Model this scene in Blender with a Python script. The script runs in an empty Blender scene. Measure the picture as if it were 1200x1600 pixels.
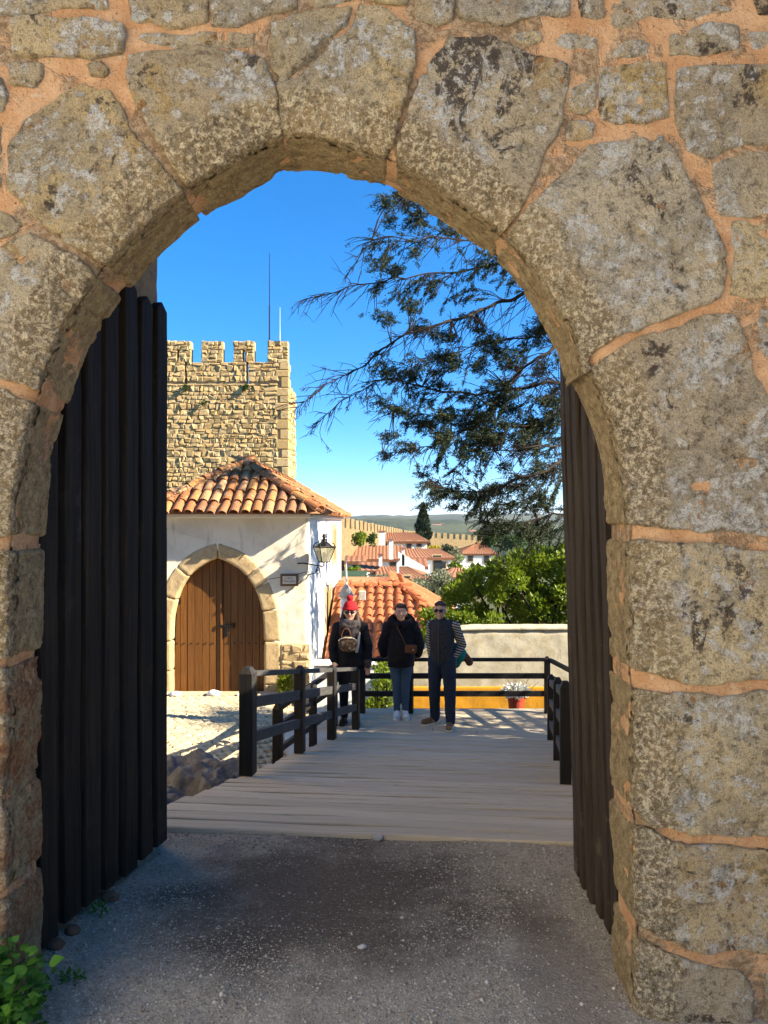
import bpy, bmesh, math, random
import numpy as np
from mathutils import Vector, Matrix

scene = bpy.context.scene
COL = scene.collection
PI = math.pi

# ------------------------------------------------------------------ camera
EYE = 1.6
FOC = 1155.0                      # focal length in pixels of the 1200 x 1600 photograph
cam_d = bpy.data.cameras.new('camera')
cam = bpy.data.objects.new('camera', cam_d); COL.objects.link(cam)
cam.location = (0, 0, EYE)
cam.rotation_euler = (math.radians(90), 0, 0)
cam_d.sensor_fit = 'VERTICAL'; cam_d.sensor_height = 36.0
cam_d.lens = FOC / 1600 * 36.0
cam_d.shift_y = 15 / 1600
cam_d.clip_start = 0.05; cam_d.clip_end = 30000
scene.camera = cam

# ------------------------------------------------------------------ sky, sun, exposure
SUN_EL = math.radians(31.0)
SUN_AZ = math.radians(107.0)       # clockwise from +Y (the view direction): from the right, a little behind the camera
world = bpy.data.worlds.new('World'); scene.world = world
world.use_nodes = True
wnt = world.node_tree; wnt.nodes.clear()
wout = wnt.nodes.new('ShaderNodeOutputWorld'); wbg = wnt.nodes.new('ShaderNodeBackground')
wsky = wnt.nodes.new('ShaderNodeTexSky'); wsky.sky_type = 'NISHITA'; wsky.sun_disc = False
wsky.sun_elevation = SUN_EL; wsky.sun_rotation = SUN_AZ
wsky.altitude = 3000; wsky.air_density = 1.0; wsky.dust_density = 0.0; wsky.ozone_density = 8.0
wbg.inputs['Strength'].default_value = 0.112
whs = wnt.nodes.new('ShaderNodeHueSaturation'); whs.inputs['Saturation'].default_value = 1.28
wgm = wnt.nodes.new('ShaderNodeGamma'); wgm.inputs['Gamma'].default_value = 0.82
wnt.links.new(wsky.outputs[0], wgm.inputs['Color']); wnt.links.new(wgm.outputs[0], whs.inputs['Color']); wnt.links.new(whs.outputs[0], wbg.inputs['Color']); wnt.links.new(wbg.outputs[0], wout.inputs['Surface'])

sun_d = bpy.data.lights.new('sun', 'SUN'); sun_d.energy = 5.0; sun_d.angle = math.radians(0.53)
sun_d.color = (1.0, 0.89, 0.70)
sun = bpy.data.objects.new('sun', sun_d); COL.objects.link(sun)
sdir = Vector((math.sin(SUN_AZ) * math.cos(SUN_EL), math.cos(SUN_AZ) * math.cos(SUN_EL), math.sin(SUN_EL)))
sun.rotation_euler = sdir.to_track_quat('Z', 'Y').to_euler()
sun.location = (30, -5, 30)

vs = scene.view_settings
vs.view_transform = 'Standard'; vs.look = 'None'; vs.exposure = 1.84; vs.gamma = 1.0; vs.use_curve_mapping = False
scene.cycles.use_denoising = True
scene.cycles.max_bounces = 8
scene.cycles.diffuse_bounces = 5
scene.cycles.transparent_max_bounces = 8
scene.cycles.caustics_reflective = False; scene.cycles.caustics_refractive = False

# ------------------------------------------------------------------ helpers
def P(px, py, d):
    return np.array([(px - 600) / FOC * d, d, EYE + (815 - py) / FOC * d])

def _h(ix, iy, iz, seed):
    n = (ix.astype(np.int64) * 374761393 + iy.astype(np.int64) * 668265263 + iz.astype(np.int64) * 2147483647 + seed * 144665) & 0xffffffff
    n = ((n ^ (n >> 13)) * 1274126177) & 0xffffffff
    n = ((n ^ (n >> 16)) * 2246822519) & 0xffffffff
    return ((n ^ (n >> 15)) & 0xffff) / 32767.5 - 1.0

def vnoise(p, seed=0):
    p = np.asarray(p, float); f = np.floor(p); i = f.astype(np.int64); t = p - f
    t = t * t * t * (t * (t * 6 - 15) + 10)
    x, y, z = i[:, 0], i[:, 1], i[:, 2]; a, b, c = t[:, 0], t[:, 1], t[:, 2]
    def L(u, v, w): return u + (v - u) * w
    x0 = L(L(_h(x, y, z, seed), _h(x + 1, y, z, seed), a), L(_h(x, y + 1, z, seed), _h(x + 1, y + 1, z, seed), a), b)
    x1 = L(L(_h(x, y, z + 1, seed), _h(x + 1, y, z + 1, seed), a), L(_h(x, y + 1, z + 1, seed), _h(x + 1, y + 1, z + 1, seed), a), b)
    return L(x0, x1, c)

def fbm(p, scale, octv=4, seed=0, gain=0.5):
    p = np.asarray(p, float) * scale; s = 0; a = 1.0; tot = 0
    for k in range(octv):
        s = s + a * vnoise(p + k * 17.3, seed + k); tot += a; a *= gain; p = p * 2.03
    return s / tot

def mesh(name, V, F):
    me = bpy.data.meshes.new(name)
    V = np.asarray(V, dtype=np.float32)
    if isinstance(F, np.ndarray):
        n, k = F.shape
        me.vertices.add(len(V)); me.vertices.foreach_set('co', V.ravel())
        me.loops.add(n * k); me.loops.foreach_set('vertex_index', F.astype(np.int32).ravel())
        me.polygons.add(n); me.polygons.foreach_set('loop_start', np.arange(0, n * k, k, dtype=np.int32))
        me.update(calc_edges=True); me.validate()
    else:
        me.from_pydata(V.tolist(), [], F); me.update()
    return me

def obj(name, me, mat=None, parent=None, smooth=False, loc=None, rot=None, scl=None):
    o = bpy.data.objects.new(name, me); COL.objects.link(o)
    if mat is not None and me is not None and len(me.materials) == 0: me.materials.append(mat)
    if smooth: me.shade_smooth()
    if loc is not None: o.location = loc
    if rot is not None: o.rotation_euler = rot
    if scl is not None: o.scale = scl
    if parent is not None: attach(o, parent)
    return o

def world_of(o):
    m = o.matrix_basis.copy()
    if o.parent: m = world_of(o.parent) @ o.matrix_parent_inverse @ m
    return m

def attach(o, parent):
    o.parent = parent
    o.matrix_parent_inverse = world_of(parent).inverted()

def tag(o, label=None, cat=None, group=None, kind=None):
    if label: o['label'] = label
    if cat: o['category'] = cat
    if group: o['group'] = group
    if kind: o['kind'] = kind
    return o

def thing(name, loc, label, cat, group=None):
    e = bpy.data.objects.new(name, None); COL.objects.link(e); e.location = loc; e.empty_display_size = 0.1
    return tag(e, label, cat, group)

class MB:
    """collects shapes and builds one mesh"""
    def __init__(s): s.V = []; s.F = []
    def add(s, V, F):
        n = len(s.V); s.V.extend([tuple(map(float, v)) for v in V]); s.F.extend([tuple(int(i) + n for i in f) for f in F]); return s
    def box(s, c, size, rot=None, bev=0.0):
        V, F = box_geo(size, bev)
        M = Matrix(rot) if rot is not None else None
        out = []
        for v in V:
            w = Vector(v)
            if rot is not None: w = M @ w
            out.append(w + Vector(c))
        return s.add(out, F)
    def bar(s, a, b, w, h, bev=0.0, up=(0, 0, 1)):
        a = Vector(a); b = Vector(b); d = b - a; L = d.length; y = d.normalized()
        x = y.cross(Vector(up)).normalized(); z = x.cross(y)
        M = Matrix((x, y, z)).transposed()
        return s.box((a + b) / 2, (w, L, h), M, bev)
    def tube(s, pts, rad, n=8, cap=True):
        V, F = tube_geo(pts, rad, n, cap); return s.add(V, F)
    def prism(s, poly, y0, y1):
        V, F = prism_geo(poly, y0, y1); return s.add(V, F)
    def lathe(s, prof, c, n=16):
        V = []; F = []; m = len(prof)
        for (r, z) in prof:
            for k in range(n): V.append((c[0] + r * math.cos(2 * PI * k / n), c[1] + r * math.sin(2 * PI * k / n), c[2] + z))
        for i in range(m - 1):
            for k in range(n): F.append((i * n + k, i * n + (k + 1) % n, (i + 1) * n + (k + 1) % n, (i + 1) * n + k))
        F.append(tuple(range(n))[::-1]); F.append(tuple((m - 1) * n + k for k in range(n)))
        return s.add(V, F)
    def mesh(s, name): return mesh(name, s.V, s.F)
    def build(s, name, mat, parent=None, smooth=False): return obj(name, s.mesh(name), mat, parent, smooth)

_bc = {}
def box_geo(size, bev=0.0):
    x, y, z = [q / 2 for q in size]
    if bev <= 0:
        V = [(-x, -y, -z), (x, -y, -z), (x, y, -z), (-x, y, -z), (-x, -y, z), (x, -y, z), (x, y, z), (-x, y, z)]
        return V, [(0, 3, 2, 1), (4, 5, 6, 7), (0, 1, 5, 4), (1, 2, 6, 5), (2, 3, 7, 6), (3, 0, 4, 7)]
    bm = bmesh.new(); bmesh.ops.create_cube(bm, size=1)
    for v in bm.verts: v.co = Vector((v.co.x * size[0], v.co.y * size[1], v.co.z * size[2]))
    bmesh.ops.bevel(bm, geom=bm.edges[:], offset=bev, segments=1, affect='EDGES')
    V = [tuple(v.co) for v in bm.verts]; bm.verts.index_update(); F = [tuple(v.index for v in f.verts) for f in bm.faces]; bm.free()
    return V, F

def tube_geo(pts, rad, n=8, cap=True):
    pts = [Vector(p) for p in pts]; m = len(pts)
    if not hasattr(rad, '__len__'): rad = [rad] * m
    V = []; F = []; prev = None
    for i, p in enumerate(pts):
        t = (pts[min(i + 1, m - 1)] - pts[max(i - 1, 0)])
        if t.length < 1e-9: t = Vector((0, 0, 1))
        t.normalize()
        if prev is None:
            a = Vector((0, 0, 1)) if abs(t.z) < 0.9 else Vector((1, 0, 0))
            x = t.cross(a).normalized()
        else:
            x = prev - t * prev.dot(t)
            if x.length < 1e-6: x = t.orthogonal()
            x.normalize()
        prev = x; y = t.cross(x)
        for k in range(n):
            a = 2 * PI * k / n; V.append(p + (x * math.cos(a) + y * math.sin(a)) * rad[i])
    for i in range(m - 1):
        for k in range(n): F.append((i * n + k, i * n + (k + 1) % n, (i + 1) * n + (k + 1) % n, (i + 1) * n + k))
    if cap:
        F.append(tuple(range(n))[::-1]); F.append(tuple((m - 1) * n + k for k in range(n)))
    return V, F

def prism_geo(poly, y0, y1):
    """poly: list of (x, z); extruded along y"""
    n = len(poly)
    ar = sum(poly[i][0] * poly[(i + 1) % n][1] - poly[(i + 1) % n][0] * poly[i][1] for i in range(n))
    if ar < 0: poly = poly[::-1]
    V = [(p[0], y0, p[1]) for p in poly] + [(p[0], y1, p[1]) for p in poly]
    F = [tuple(range(n)), tuple(range(2 * n - 1, n - 1, -1))]
    for i in range(n): F.append((i, i + n, (i + 1) % n + n, (i + 1) % n))
    return V, F

def remesh(V, F, voxel, smooth=2):
    """one continuous surface round closed shapes: returns vertex and quad arrays"""
    me = mesh('tmp', V, F)
    bm = bmesh.new(); bm.from_mesh(me); bmesh.ops.triangulate(bm, faces=[f for f in bm.faces if len(f.verts) > 4]); bm.to_mesh(me); bm.free()
    o = bpy.data.objects.new('tmp', me); COL.objects.link(o)
    md = o.modifiers.new('r', 'REMESH'); md.mode = 'VOXEL'; md.voxel_size = voxel; md.adaptivity = 0
    dg = bpy.context.evaluated_depsgraph_get()
    ev = o.evaluated_get(dg); m2 = ev.to_mesh()
    nv = len(m2.vertices); A = np.empty(nv * 3, np.float32); m2.vertices.foreach_get('co', A); A = A.reshape(-1, 3).astype(float)
    nl = len(m2.loops); Lp = np.empty(nl, np.int32); m2.loops.foreach_get('vertex_index', Lp)
    ev.to_mesh_clear(); bpy.data.objects.remove(o); bpy.data.meshes.remove(me)
    Q = Lp.reshape(-1, 4)
    if smooth: A = lap(A, Q, smooth)
    return A, Q

def lap(A, Q, it):
    e = np.concatenate([Q[:, [0, 1]], Q[:, [1, 2]], Q[:, [2, 3]], Q[:, [3, 0]]])
    i = np.concatenate([e[:, 0], e[:, 1]]); j = np.concatenate([e[:, 1], e[:, 0]])
    c = np.bincount(i, minlength=len(A)).astype(float); c[c == 0] = 1
    for _ in range(it):
        B = np.stack([np.bincount(i, weights=A[j, k], minlength=len(A)) for k in range(3)], 1) / c[:, None]
        A = A * 0.45 + B * 0.55
    return A

def vnormals(A, Q):
    n = np.cross(A[Q[:, 2]] - A[Q[:, 0]], A[Q[:, 3]] - A[Q[:, 1]])
    N = np.zeros_like(A)
    for k in range(4):
        for c in range(3): N[:, c] += np.bincount(Q[:, k], weights=n[:, c], minlength=len(A))
    l = np.linalg.norm(N, axis=1); l[l == 0] = 1
    return N / l[:, None]

def drop_faces(A, Q, keep):
    Q = Q[keep]; u, inv = np.unique(Q.ravel(), return_inverse=True)
    return A[u], inv.reshape(Q.shape)

# ------------------------------------------------------------------ materials
class Mat:
    def __init__(s, name):
        s.m = bpy.data.materials.new(name); s.m.use_nodes = True; s.nt = s.m.node_tree; s.nt.nodes.clear()
        s.out = s.n('ShaderNodeOutputMaterial'); s.b = s.n('ShaderNodeBsdfPrincipled'); s.link(s.b.outputs[0], s.out.inputs[0])
        s.tc = s.n('ShaderNodeTexCoord'); s.co = s.tc.outputs['Object']
    def n(s, t, **k):
        q = s.nt.nodes.new(t)
        for a, v in k.items(): setattr(q, a, v)
        return q
    def link(s, a, b): s.nt.links.new(a, b)
    def put(s, sock, v):
        if isinstance(v, bpy.types.NodeSocket): s.link(v, sock)
        elif isinstance(v, (tuple, list)): sock.default_value = (*v, 1.0)[:4] if sock.type == 'RGBA' else v
        else: sock.default_value = v if sock.type != 'RGBA' else (v, v, v, 1)
    def rnd(s):
        oi = s.n('ShaderNodeObjectInfo'); g = s.n('ShaderNodeNewGeometry')
        return s.mth('FRACT', s.mth('ADD', oi.outputs['Random'], g.outputs['Random Per Island']))
    def shuffle(s, amt=40.0):
        """shift the texture space per object"""
        oi = s.n('ShaderNodeObjectInfo'); v = s.n('ShaderNodeVectorMath', operation='SCALE'); v.inputs[0].default_value = (1.0, 0.7, 0.3)
        s.link(s.mth('MULTIPLY', oi.outputs['Random'], amt), v.inputs['Scale'])
        a = s.n('ShaderNodeVectorMath', operation='ADD'); s.link(s.co, a.inputs[0]); s.link(v.outputs[0], a.inputs[1]); s.co = a.outputs[0]
        return s
    def scaled(s, x, y, z):
        m = s.n('ShaderNodeMapping'); m.inputs['Scale'].default_value = (x, y, z); s.link(s.co, m.inputs[0]); return m.outputs[0]
    def noise(s, scale, detail=4, rough=0.55, vec=None, dist=0.0):
        q = s.n('ShaderNodeTexNoise'); q.inputs['Scale'].default_value = scale; q.inputs['Detail'].default_value = detail
        q.inputs['Roughness'].default_value = rough; q.inputs['Distortion'].default_value = dist
        s.link(vec or s.co, q.inputs['Vector']); return q.outputs['Fac']
    def vor(s, scale, feature='F1', vec=None, out='Distance', rand=1.0):
        q = s.n('ShaderNodeTexVoronoi', feature=feature); q.inputs['Scale'].default_value = scale; q.inputs['Randomness'].default_value = rand
        s.link(vec or s.co, q.inputs['Vector']); return q.outputs[out]
    def mth(s, op, a, b=0.0):
        q = s.n('ShaderNodeMath', operation=op); s.put(q.inputs[0], a); s.put(q.inputs[1], b); return q.outputs[0]
    def ss(s, v, lo, hi, a=0.0, b=1.0):
        q = s.n('ShaderNodeMapRange', interpolation_type='SMOOTHSTEP'); s.put(q.inputs[0], v)
        for i, x in enumerate((lo, hi, a, b)): q.inputs[i + 1].default_value = x
        return q.outputs[0]
    def mix(s, f, a, b, mode='MIX'):
        q = s.n('ShaderNodeMix', data_type='RGBA', blend_type=mode); s.put(q.inputs['Factor'], f)
        s.put(q.inputs[6], a); s.put(q.inputs[7], b); return q.outputs[2]
    def ramp(s, f, stops):
        q = s.n('ShaderNodeValToRGB'); e = q.color_ramp.elements
        while len(e) < len(stops): e.new(0.5)
        for k, (p, c) in enumerate(stops): e[k].position = p; e[k].color = (*c, 1) if isinstance(c, tuple) else (c, c, c, 1)
        s.link(f, q.inputs[0]); return q.outputs[0]
    def sep(s, v=None):
        q = s.n('ShaderNodeSeparateXYZ'); s.link(v or s.co, q.inputs[0]); return q.outputs
    def done(s, col, rough=0.85, bump=None, strength=0.4, dist=0.02, spec=0.3, metal=0.0, transl=0.0):
        s.put(s.b.inputs['Base Color'], col); s.put(s.b.inputs['Roughness'], rough)
        s.b.inputs['Specular IOR Level'].default_value = spec; s.b.inputs['Metallic'].default_value = metal
        if bump is not None:
            q = s.n('ShaderNodeBump'); q.inputs['Strength'].default_value = strength; q.inputs['Distance'].default_value = dist
            s.link(bump, q.inputs['Height']); s.link(q.outputs[0], s.b.inputs['Normal'])
        if transl:
            t = s.n('ShaderNodeBsdfTranslucent'); s.put(t.inputs['Color'], col); mx = s.n('ShaderNodeMixShader'); mx.inputs[0].default_value = transl
            s.link(s.b.outputs[0], mx.inputs[1]); s.link(t.outputs[0], mx.inputs[2]); s.link(mx.outputs[0], s.out.inputs[0])
        return s.m

def flat(name, col, rough=0.7, spec=0.3, metal=0.0, var=0.15, sc=25.0):
    m = Mat(name); f = m.noise(sc, 4)
    c = m.mix(m.ss(f, 0.3, 0.7), tuple(x * (1 - var) for x in col), tuple(min(1, x * (1 + var)) for x in col))
    return m.done(c, rough, f, 0.15, 0.01, spec, metal)

def m_gate_stone(name='lichened_limestone', red=0.0):
    m = Mat(name).shuffle(30); oi = m.n('ShaderNodeObjectInfo'); R = oi.outputs['Random']
    y = m.sep(m.tc.outputs['Object'])[1]
    front = m.ss(y, 2.33, 2.40, 1.0, 0.0)                         # the weather-exposed face carries the lichen
    at = m.n('ShaderNodeAttribute', attribute_name='arris')
    belt = m.ss(m.mth('ADD', at.outputs['Fac'], m.mth('MULTIPLY', m.mth('SUBTRACT', m.noise(7, 6, 0.7), 0.5), 0.16)), 0.10, 0.15, 1.0, 0.0)   # washed band along the arris
    lich = m.mth('MULTIPLY', front, m.mth('SUBTRACT', 1.0, m.mth('MULTIPLY', belt, 0.88)))
    fine = m.noise(60, 7, 0.75); grain = m.noise(210, 3, 0.7); mid = m.noise(10, 6, 0.65); big = m.noise(2.8, 4, 0.6)
    base = m.ramp(R, [(0.0, (0.77, 0.60, 0.355)), (0.2, (0.55, 0.45, 0.31)), (0.4, (0.84, 0.67, 0.39)), (0.6, (0.63, 0.53, 0.39)), (0.8, (0.76, 0.56, 0.28)), (1.0, (0.70, 0.61, 0.46))])
    base = m.mix(m.ss(big, 0.45, 0.65, 0, 0.55), base, (0.44, 0.35, 0.23))
    base = m.mix(m.ss(m.noise(5, 6, 0.65, dist=0.6), 0.54, 0.66, 0, 0.75), base, (0.60, 0.40, 0.15))
    base = m.mix(m.ss(m.noise(30, 9, 0.84), 0.53, 0.575, 0, 0.55), base, (0.24, 0.175, 0.10))
    # washed band and soffit: brown and cream mottle
    mot = m.ss(m.noise(64, 8, 0.82), 0.47, 0.545)
    wash = m.mix(mot, m.mix(m.ss(m.noise(4, 4), 0.4, 0.6), (0.22, 0.15, 0.075), (0.38, 0.265, 0.13)), (0.86, 0.72, 0.48))
    soff = m.mix(m.ss(m.noise(26, 7, 0.75), 0.44, 0.58), (0.42, 0.30, 0.155), (0.63, 0.485, 0.265))
    base = m.mix(m.mth('MULTIPLY', belt, 0.85), base, wash)
    base = m.mix(m.mth('MULTIPLY', m.mth('SUBTRACT', 1.0, front), 0.85), base, soff)
    if red: base = m.mix(m.ss(m.noise(6, 7, 0.7, m.scaled(1, 1, 1.6)), 0.40, 0.56, 0, red), base, m.mix(m.ss(fine, 0.4, 0.6), (0.36, 0.13, 0.05), (0.62, 0.38, 0.20)))
    # grey film, white crust, pale discs, black crust, ochre
    grey = m.ss(m.noise(3.0, 8, 0.72, dist=0.5), 0.50, 0.57)
    base = m.mix(m.mth('MULTIPLY', m.mth('MULTIPLY', grey, lich), 0.42), base, m.mix(m.ss(fine, 0.42, 0.58), (0.22, 0.20, 0.165), (0.56, 0.52, 0.43)))
    ragged = m.mth('MULTIPLY', m.mth('MULTIPLY', m.ss(m.noise(22, 9, 0.84), 0.485, 0.525), m.ss(m.noise(3.4, 6, 0.7, dist=0.6), 0.475, 0.535)), lich)
    base = m.mix(m.mth('MULTIPLY', ragged, 0.92), base, (0.80, 0.78, 0.73))
    spots = m.ss(m.mth('ADD', m.vor(15), m.mth('MULTIPLY', m.noise(80, 4, 0.7), 0.5)), 0.54, 0.50)
    white = m.mth('MULTIPLY', m.mth('MULTIPLY', spots, m.ss(m.noise(3.7, 5, 0.6, dist=0.4), 0.48, 0.53)), lich)
    base = m.mix(m.mth('MULTIPLY', white, 0.85), base, (0.80, 0.765, 0.67))
    blk = m.mth('MULTIPLY', m.mth('MULTIPLY', m.ss(m.noise(34, 8, 0.8), 0.45, 0.49), m.ss(m.noise(3.3, 7, 0.68, dist=0.7), 0.585, 0.62)), lich)
    base = m.mix(m.mth('MULTIPLY', blk, 0.9), base, (0.085, 0.065, 0.055))
    och = m.mth('MULTIPLY', m.ss(m.noise(7.5, 6, 0.7), 0.63, 0.665), lich)
    base = m.mix(m.mth('MULTIPLY', och, 0.75), base, (0.46, 0.20, 0.05))
    pore = m.ss(m.noise(36, 9, 0.85), 0.40, 0.455, 1.0, 0.0)                     # dark pores, cavity darkening in the colour
    base = m.mix(m.mth('MULTIPLY', pore, 0.6), base, (0.10, 0.07, 0.043))
    base = m.mix(m.ss(grain, 0.48, 0.66, 0.0, 0.5), base, (0.12, 0.085, 0.05))
    h = m.mth('ADD', m.mth('MULTIPLY', fine, 1.1), m.mth('ADD', m.mth('MULTIPLY', mid, 0.9), m.mth('ADD', m.mth('MULTIPLY', grain, 0.4), m.mth('ADD', m.mth('MULTIPLY', m.mth('ADD', white, ragged), 0.16), m.mth('SUBTRACT', m.mth('MULTIPLY', mot, 0.12), m.mth('MULTIPLY', pore, 0.35))))))
    return m.done(base, 0.95, h, 1.0, 0.03, 0.12)

def m_mortar():
    m = Mat('orange_lime_mortar'); f = m.noise(9, 6, 0.65); g = m.noise(90, 6, 0.75); pit = m.ss(m.vor(60), 0.02, 0.16)
    c = m.mix(m.ss(f, 0.35, 0.65), (0.50, 0.27, 0.13), (0.62, 0.385, 0.215))
    crumb = m.ss(m.noise(3.2, 6, 0.7, dist=0.5), 0.50, 0.57)
    c = m.mix(m.mth('MULTIPLY', crumb, 0.85), c, m.mix(m.ss(m.noise(45, 6, 0.8), 0.46, 0.56), (0.22, 0.15, 0.09), (0.50, 0.38, 0.25)))
    c = m.mix(m.ss(g, 0.5, 0.70, 0, 0.5), c, (0.30, 0.15, 0.07))
    c = m.mix(m.mth('MULTIPLY', m.ss(m.noise(26, 6, 0.75), 0.60, 0.66), 0.6), c, (0.60, 0.52, 0.40))
    c = m.mix(m.mth('MULTIPLY', m.ss(m.noise(150, 2), 0.65, 0.71), 0.85), c, (0.05, 0.03, 0.02))
    h = m.mth('ADD', g, m.mth('ADD', m.mth('MULTIPLY', f, 1.2), m.mth('ADD', m.mth('MULTIPLY', pit, 0.3), m.mth('MULTIPLY', m.mth('MULTIPLY', crumb, m.noise(40, 6, 0.8)), 1.5))))
    return m.done(c, 0.95, h, 0.9, 0.016, 0.1)

def m_rubble(name, c1, c2, c3, sc=1.0, strength=0.6):
    m = Mat(name); r = m.rnd(); m.shuffle(50); f = m.noise(6 * sc, 6, 0.65); g = m.noise(40 * sc, 5, 0.7)
    c = m.mix(r, c1, c2); c = m.mix(m.ss(f, 0.45, 0.7), c, c3)
    c = m.mix(m.ss(g, 0.5, 0.75, 0, 0.55), c, tuple(x * 0.35 for x in c3))
    return m.done(c, 0.95, m.mth('ADD', f, m.mth('MULTIPLY', g, 0.6)), strength, 0.03, 0.1)

def m_wood(name, c1, c2, along='z', sc=1.0, rough=0.75, spec=0.25, wear=None, bump=0.5):
    m = Mat(name); r = m.rnd(); m.shuffle(60)
    s = {'x': (0.5, 14, 14), 'y': (14, 0.5, 14), 'z': (14, 14, 0.5)}[along]
    v = m.scaled(*[q * sc for q in s]); g = m.noise(3.0, 7, 0.65, v, 0.3); fine = m.noise(14, 4, 0.7, v)
    c = m.mix(m.ss(g, 0.3, 0.72), c1, c2); c = m.mix(m.ss(fine, 0.5, 0.75, 0, 0.5), c, tuple(x * 0.35 for x in c1))
    c = m.mix(m.mth('MULTIPLY', r, 0.35), c, tuple(x * 0.55 for x in c1))
    if wear:
        w = m.mth('MULTIPLY', m.ss(m.noise(5, 6, 0.7), 0.56, 0.7), m.ss(m.noise(1.4, 3), 0.42, 0.62))
        c = m.mix(m.mth('MULTIPLY', w, 0.6), c, wear)
    return m.done(c, rough, m.mth('ADD', g, m.mth('MULTIPLY', fine, 0.6)), bump, 0.01, spec)

def m_tile(name, hues, moss):
    m = Mat(name); r = m.rnd(); m.shuffle(50); f = m.noise(9, 6, 0.65); g = m.noise(60, 4, 0.7)
    c = m.ramp(r, [(i / (len(hues) - 1), h) for i, h in enumerate(hues)])
    c = m.mix(m.ss(f, 0.50, 0.66, 0, 0.8), c, moss); c = m.mix(m.ss(g, 0.5, 0.72, 0, 0.5), c, (0.12, 0.07, 0.04))
    c = m.mix(m.mth('MULTIPLY', m.ss(m.noise(22, 5), 0.62, 0.68), 0.7), c, (0.55, 0.50, 0.38))
    return m.done(c, 0.9, m.mth('ADD', f, g), 0.4, 0.01, 0.15)

def m_plaster(name, c, stain, sc=1.0, dirt=0.5):
    m = Mat(name); f = m.noise(1.8 * sc, 6, 0.62); g = m.noise(12 * sc, 6, 0.65); st = m.noise(2.5 * sc, 6, 0.7, m.scaled(2.5, 2.5, 0.5))
    k = m.mix(m.ss(f, 0.4, 0.7, 0, dirt), c, stain); k = m.mix(m.ss(st, 0.56, 0.74, 0, dirt), k, tuple(x * 0.55 for x in stain))
    k = m.mix(m.ss(g, 0.62, 0.75, 0, dirt * 0.6), k, tuple(x * 0.7 for x in stain))
    return m.done(k, 0.95, m.mth('ADD', f, m.mth('MULTIPLY', g, 0.5)), 0.35, 0.02, 0.1)

def m_leaf(name, c1, c2, transl=0.35, rough=0.5):
    m = Mat(name); r = m.rnd(); f = m.noise(0.9, 3)
    c = m.mix(r, c1, c2); c = m.mix(m.ss(f, 0.4, 0.65, 0, 0.5), c, tuple(x * 0.7 for x in c1))
    return m.done(c, rough, spec=0.3, transl=transl)

def m_gravel():
    m = Mat('trodden_gravel')
    x, y, z = m.sep()
    w = m.mth('MULTIPLY', m.mth('SUBTRACT', m.noise(2.6, 7, 0.7), 0.5), 3.6)
    dx = m.mth('DIVIDE', m.mth('ADD', x, 0.22), 0.72); dy = m.mth('DIVIDE', m.mth('SUBTRACT', y, 3.2), 0.68)
    rr = m.mth('ADD', m.mth('ADD', m.mth('POWER', m.mth('ABSOLUTE', dx), 2.0), m.mth('POWER', m.mth('ABSOLUTE', dy), 2.0)), w)
    damp = m.ss(rr, 0.2, 1.9, 1.0, 0.0)                               # worn dark earth in the middle of the passage
    f = m.noise(3.0, 6, 0.62); g = m.noise(60, 5, 0.75); h = m.vor(110)
    c = m.mix(m.ss(g, 0.35, 0.65), (0.33, 0.27, 0.19), (0.58, 0.49, 0.365))
    c = m.mix(m.ss(f, 0.50, 0.68, 0, 0.6), c, (0.22, 0.18, 0.13))
    c = m.mix(m.ss(h, 0.1, 0.5, 0.0, 0.35), c, (0.22, 0.19, 0.155))
    d = m.mix(m.ss(g, 0.4, 0.7), (0.085, 0.062, 0.043), (0.16, 0.122, 0.087))
    c = m.mix(m.mth('MULTIPLY', damp, 0.92), c, d)
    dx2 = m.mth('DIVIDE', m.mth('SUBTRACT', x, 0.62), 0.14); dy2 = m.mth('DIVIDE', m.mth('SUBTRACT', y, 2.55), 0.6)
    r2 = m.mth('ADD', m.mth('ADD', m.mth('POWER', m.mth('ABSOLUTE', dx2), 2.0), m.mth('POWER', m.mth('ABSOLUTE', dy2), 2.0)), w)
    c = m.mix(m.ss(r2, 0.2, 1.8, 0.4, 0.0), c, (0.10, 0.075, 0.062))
    return m.done(c, 0.95, m.mth('ADD', g, m.mth('MULTIPLY', h, 0.8)), 0.5, 0.008, 0.12)

MT = {}
MT['stone'] = m_gate_stone()
MT['stone_red'] = m_gate_stone('reddish_limestone', 0.9)
MT['mortar'] = m_mortar()
MT['passage'] = m_rubble('passage_masonry', (0.30, 0.22, 0.14), (0.36, 0.27, 0.17), (0.22, 0.16, 0.11))
MT['wallstone'] = m_rubble('weathered_rubble', (0.42, 0.34, 0.22), (0.48, 0.41, 0.29), (0.32, 0.27, 0.20))
MT['tower'] = m_rubble('honey_rubble', (0.44, 0.29, 0.12), (0.56, 0.41, 0.21), (0.36, 0.245, 0.115))
MT['tower_bed'] = flat('rubble_bedding', (0.40, 0.29, 0.15), 0.95, 0.1, var=0.3, sc=3)
MT['cobble'] = m_rubble('pale_cobble', (0.50, 0.40, 0.245), (0.60, 0.50, 0.33), (0.42, 0.33, 0.20), 2.0, 0.4)
MT['sand'] = flat('joint_sand', (0.30, 0.25, 0.17), 0.95, 0.1, var=0.25, sc=8)
MT['tar'] = m_wood('tarred_planks', (0.011, 0.008, 0.0055), (0.040, 0.029, 0.020), 'z', 1.0, 0.7, 0.15, (0.085, 0.07, 0.055), 0.6)
MT['tar_old'] = m_wood('bleached_tarred_planks', (0.017, 0.012, 0.008), (0.060, 0.044, 0.030), 'z', 1.0, 0.75, 0.15, (0.14, 0.11, 0.08), 0.7)
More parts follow.
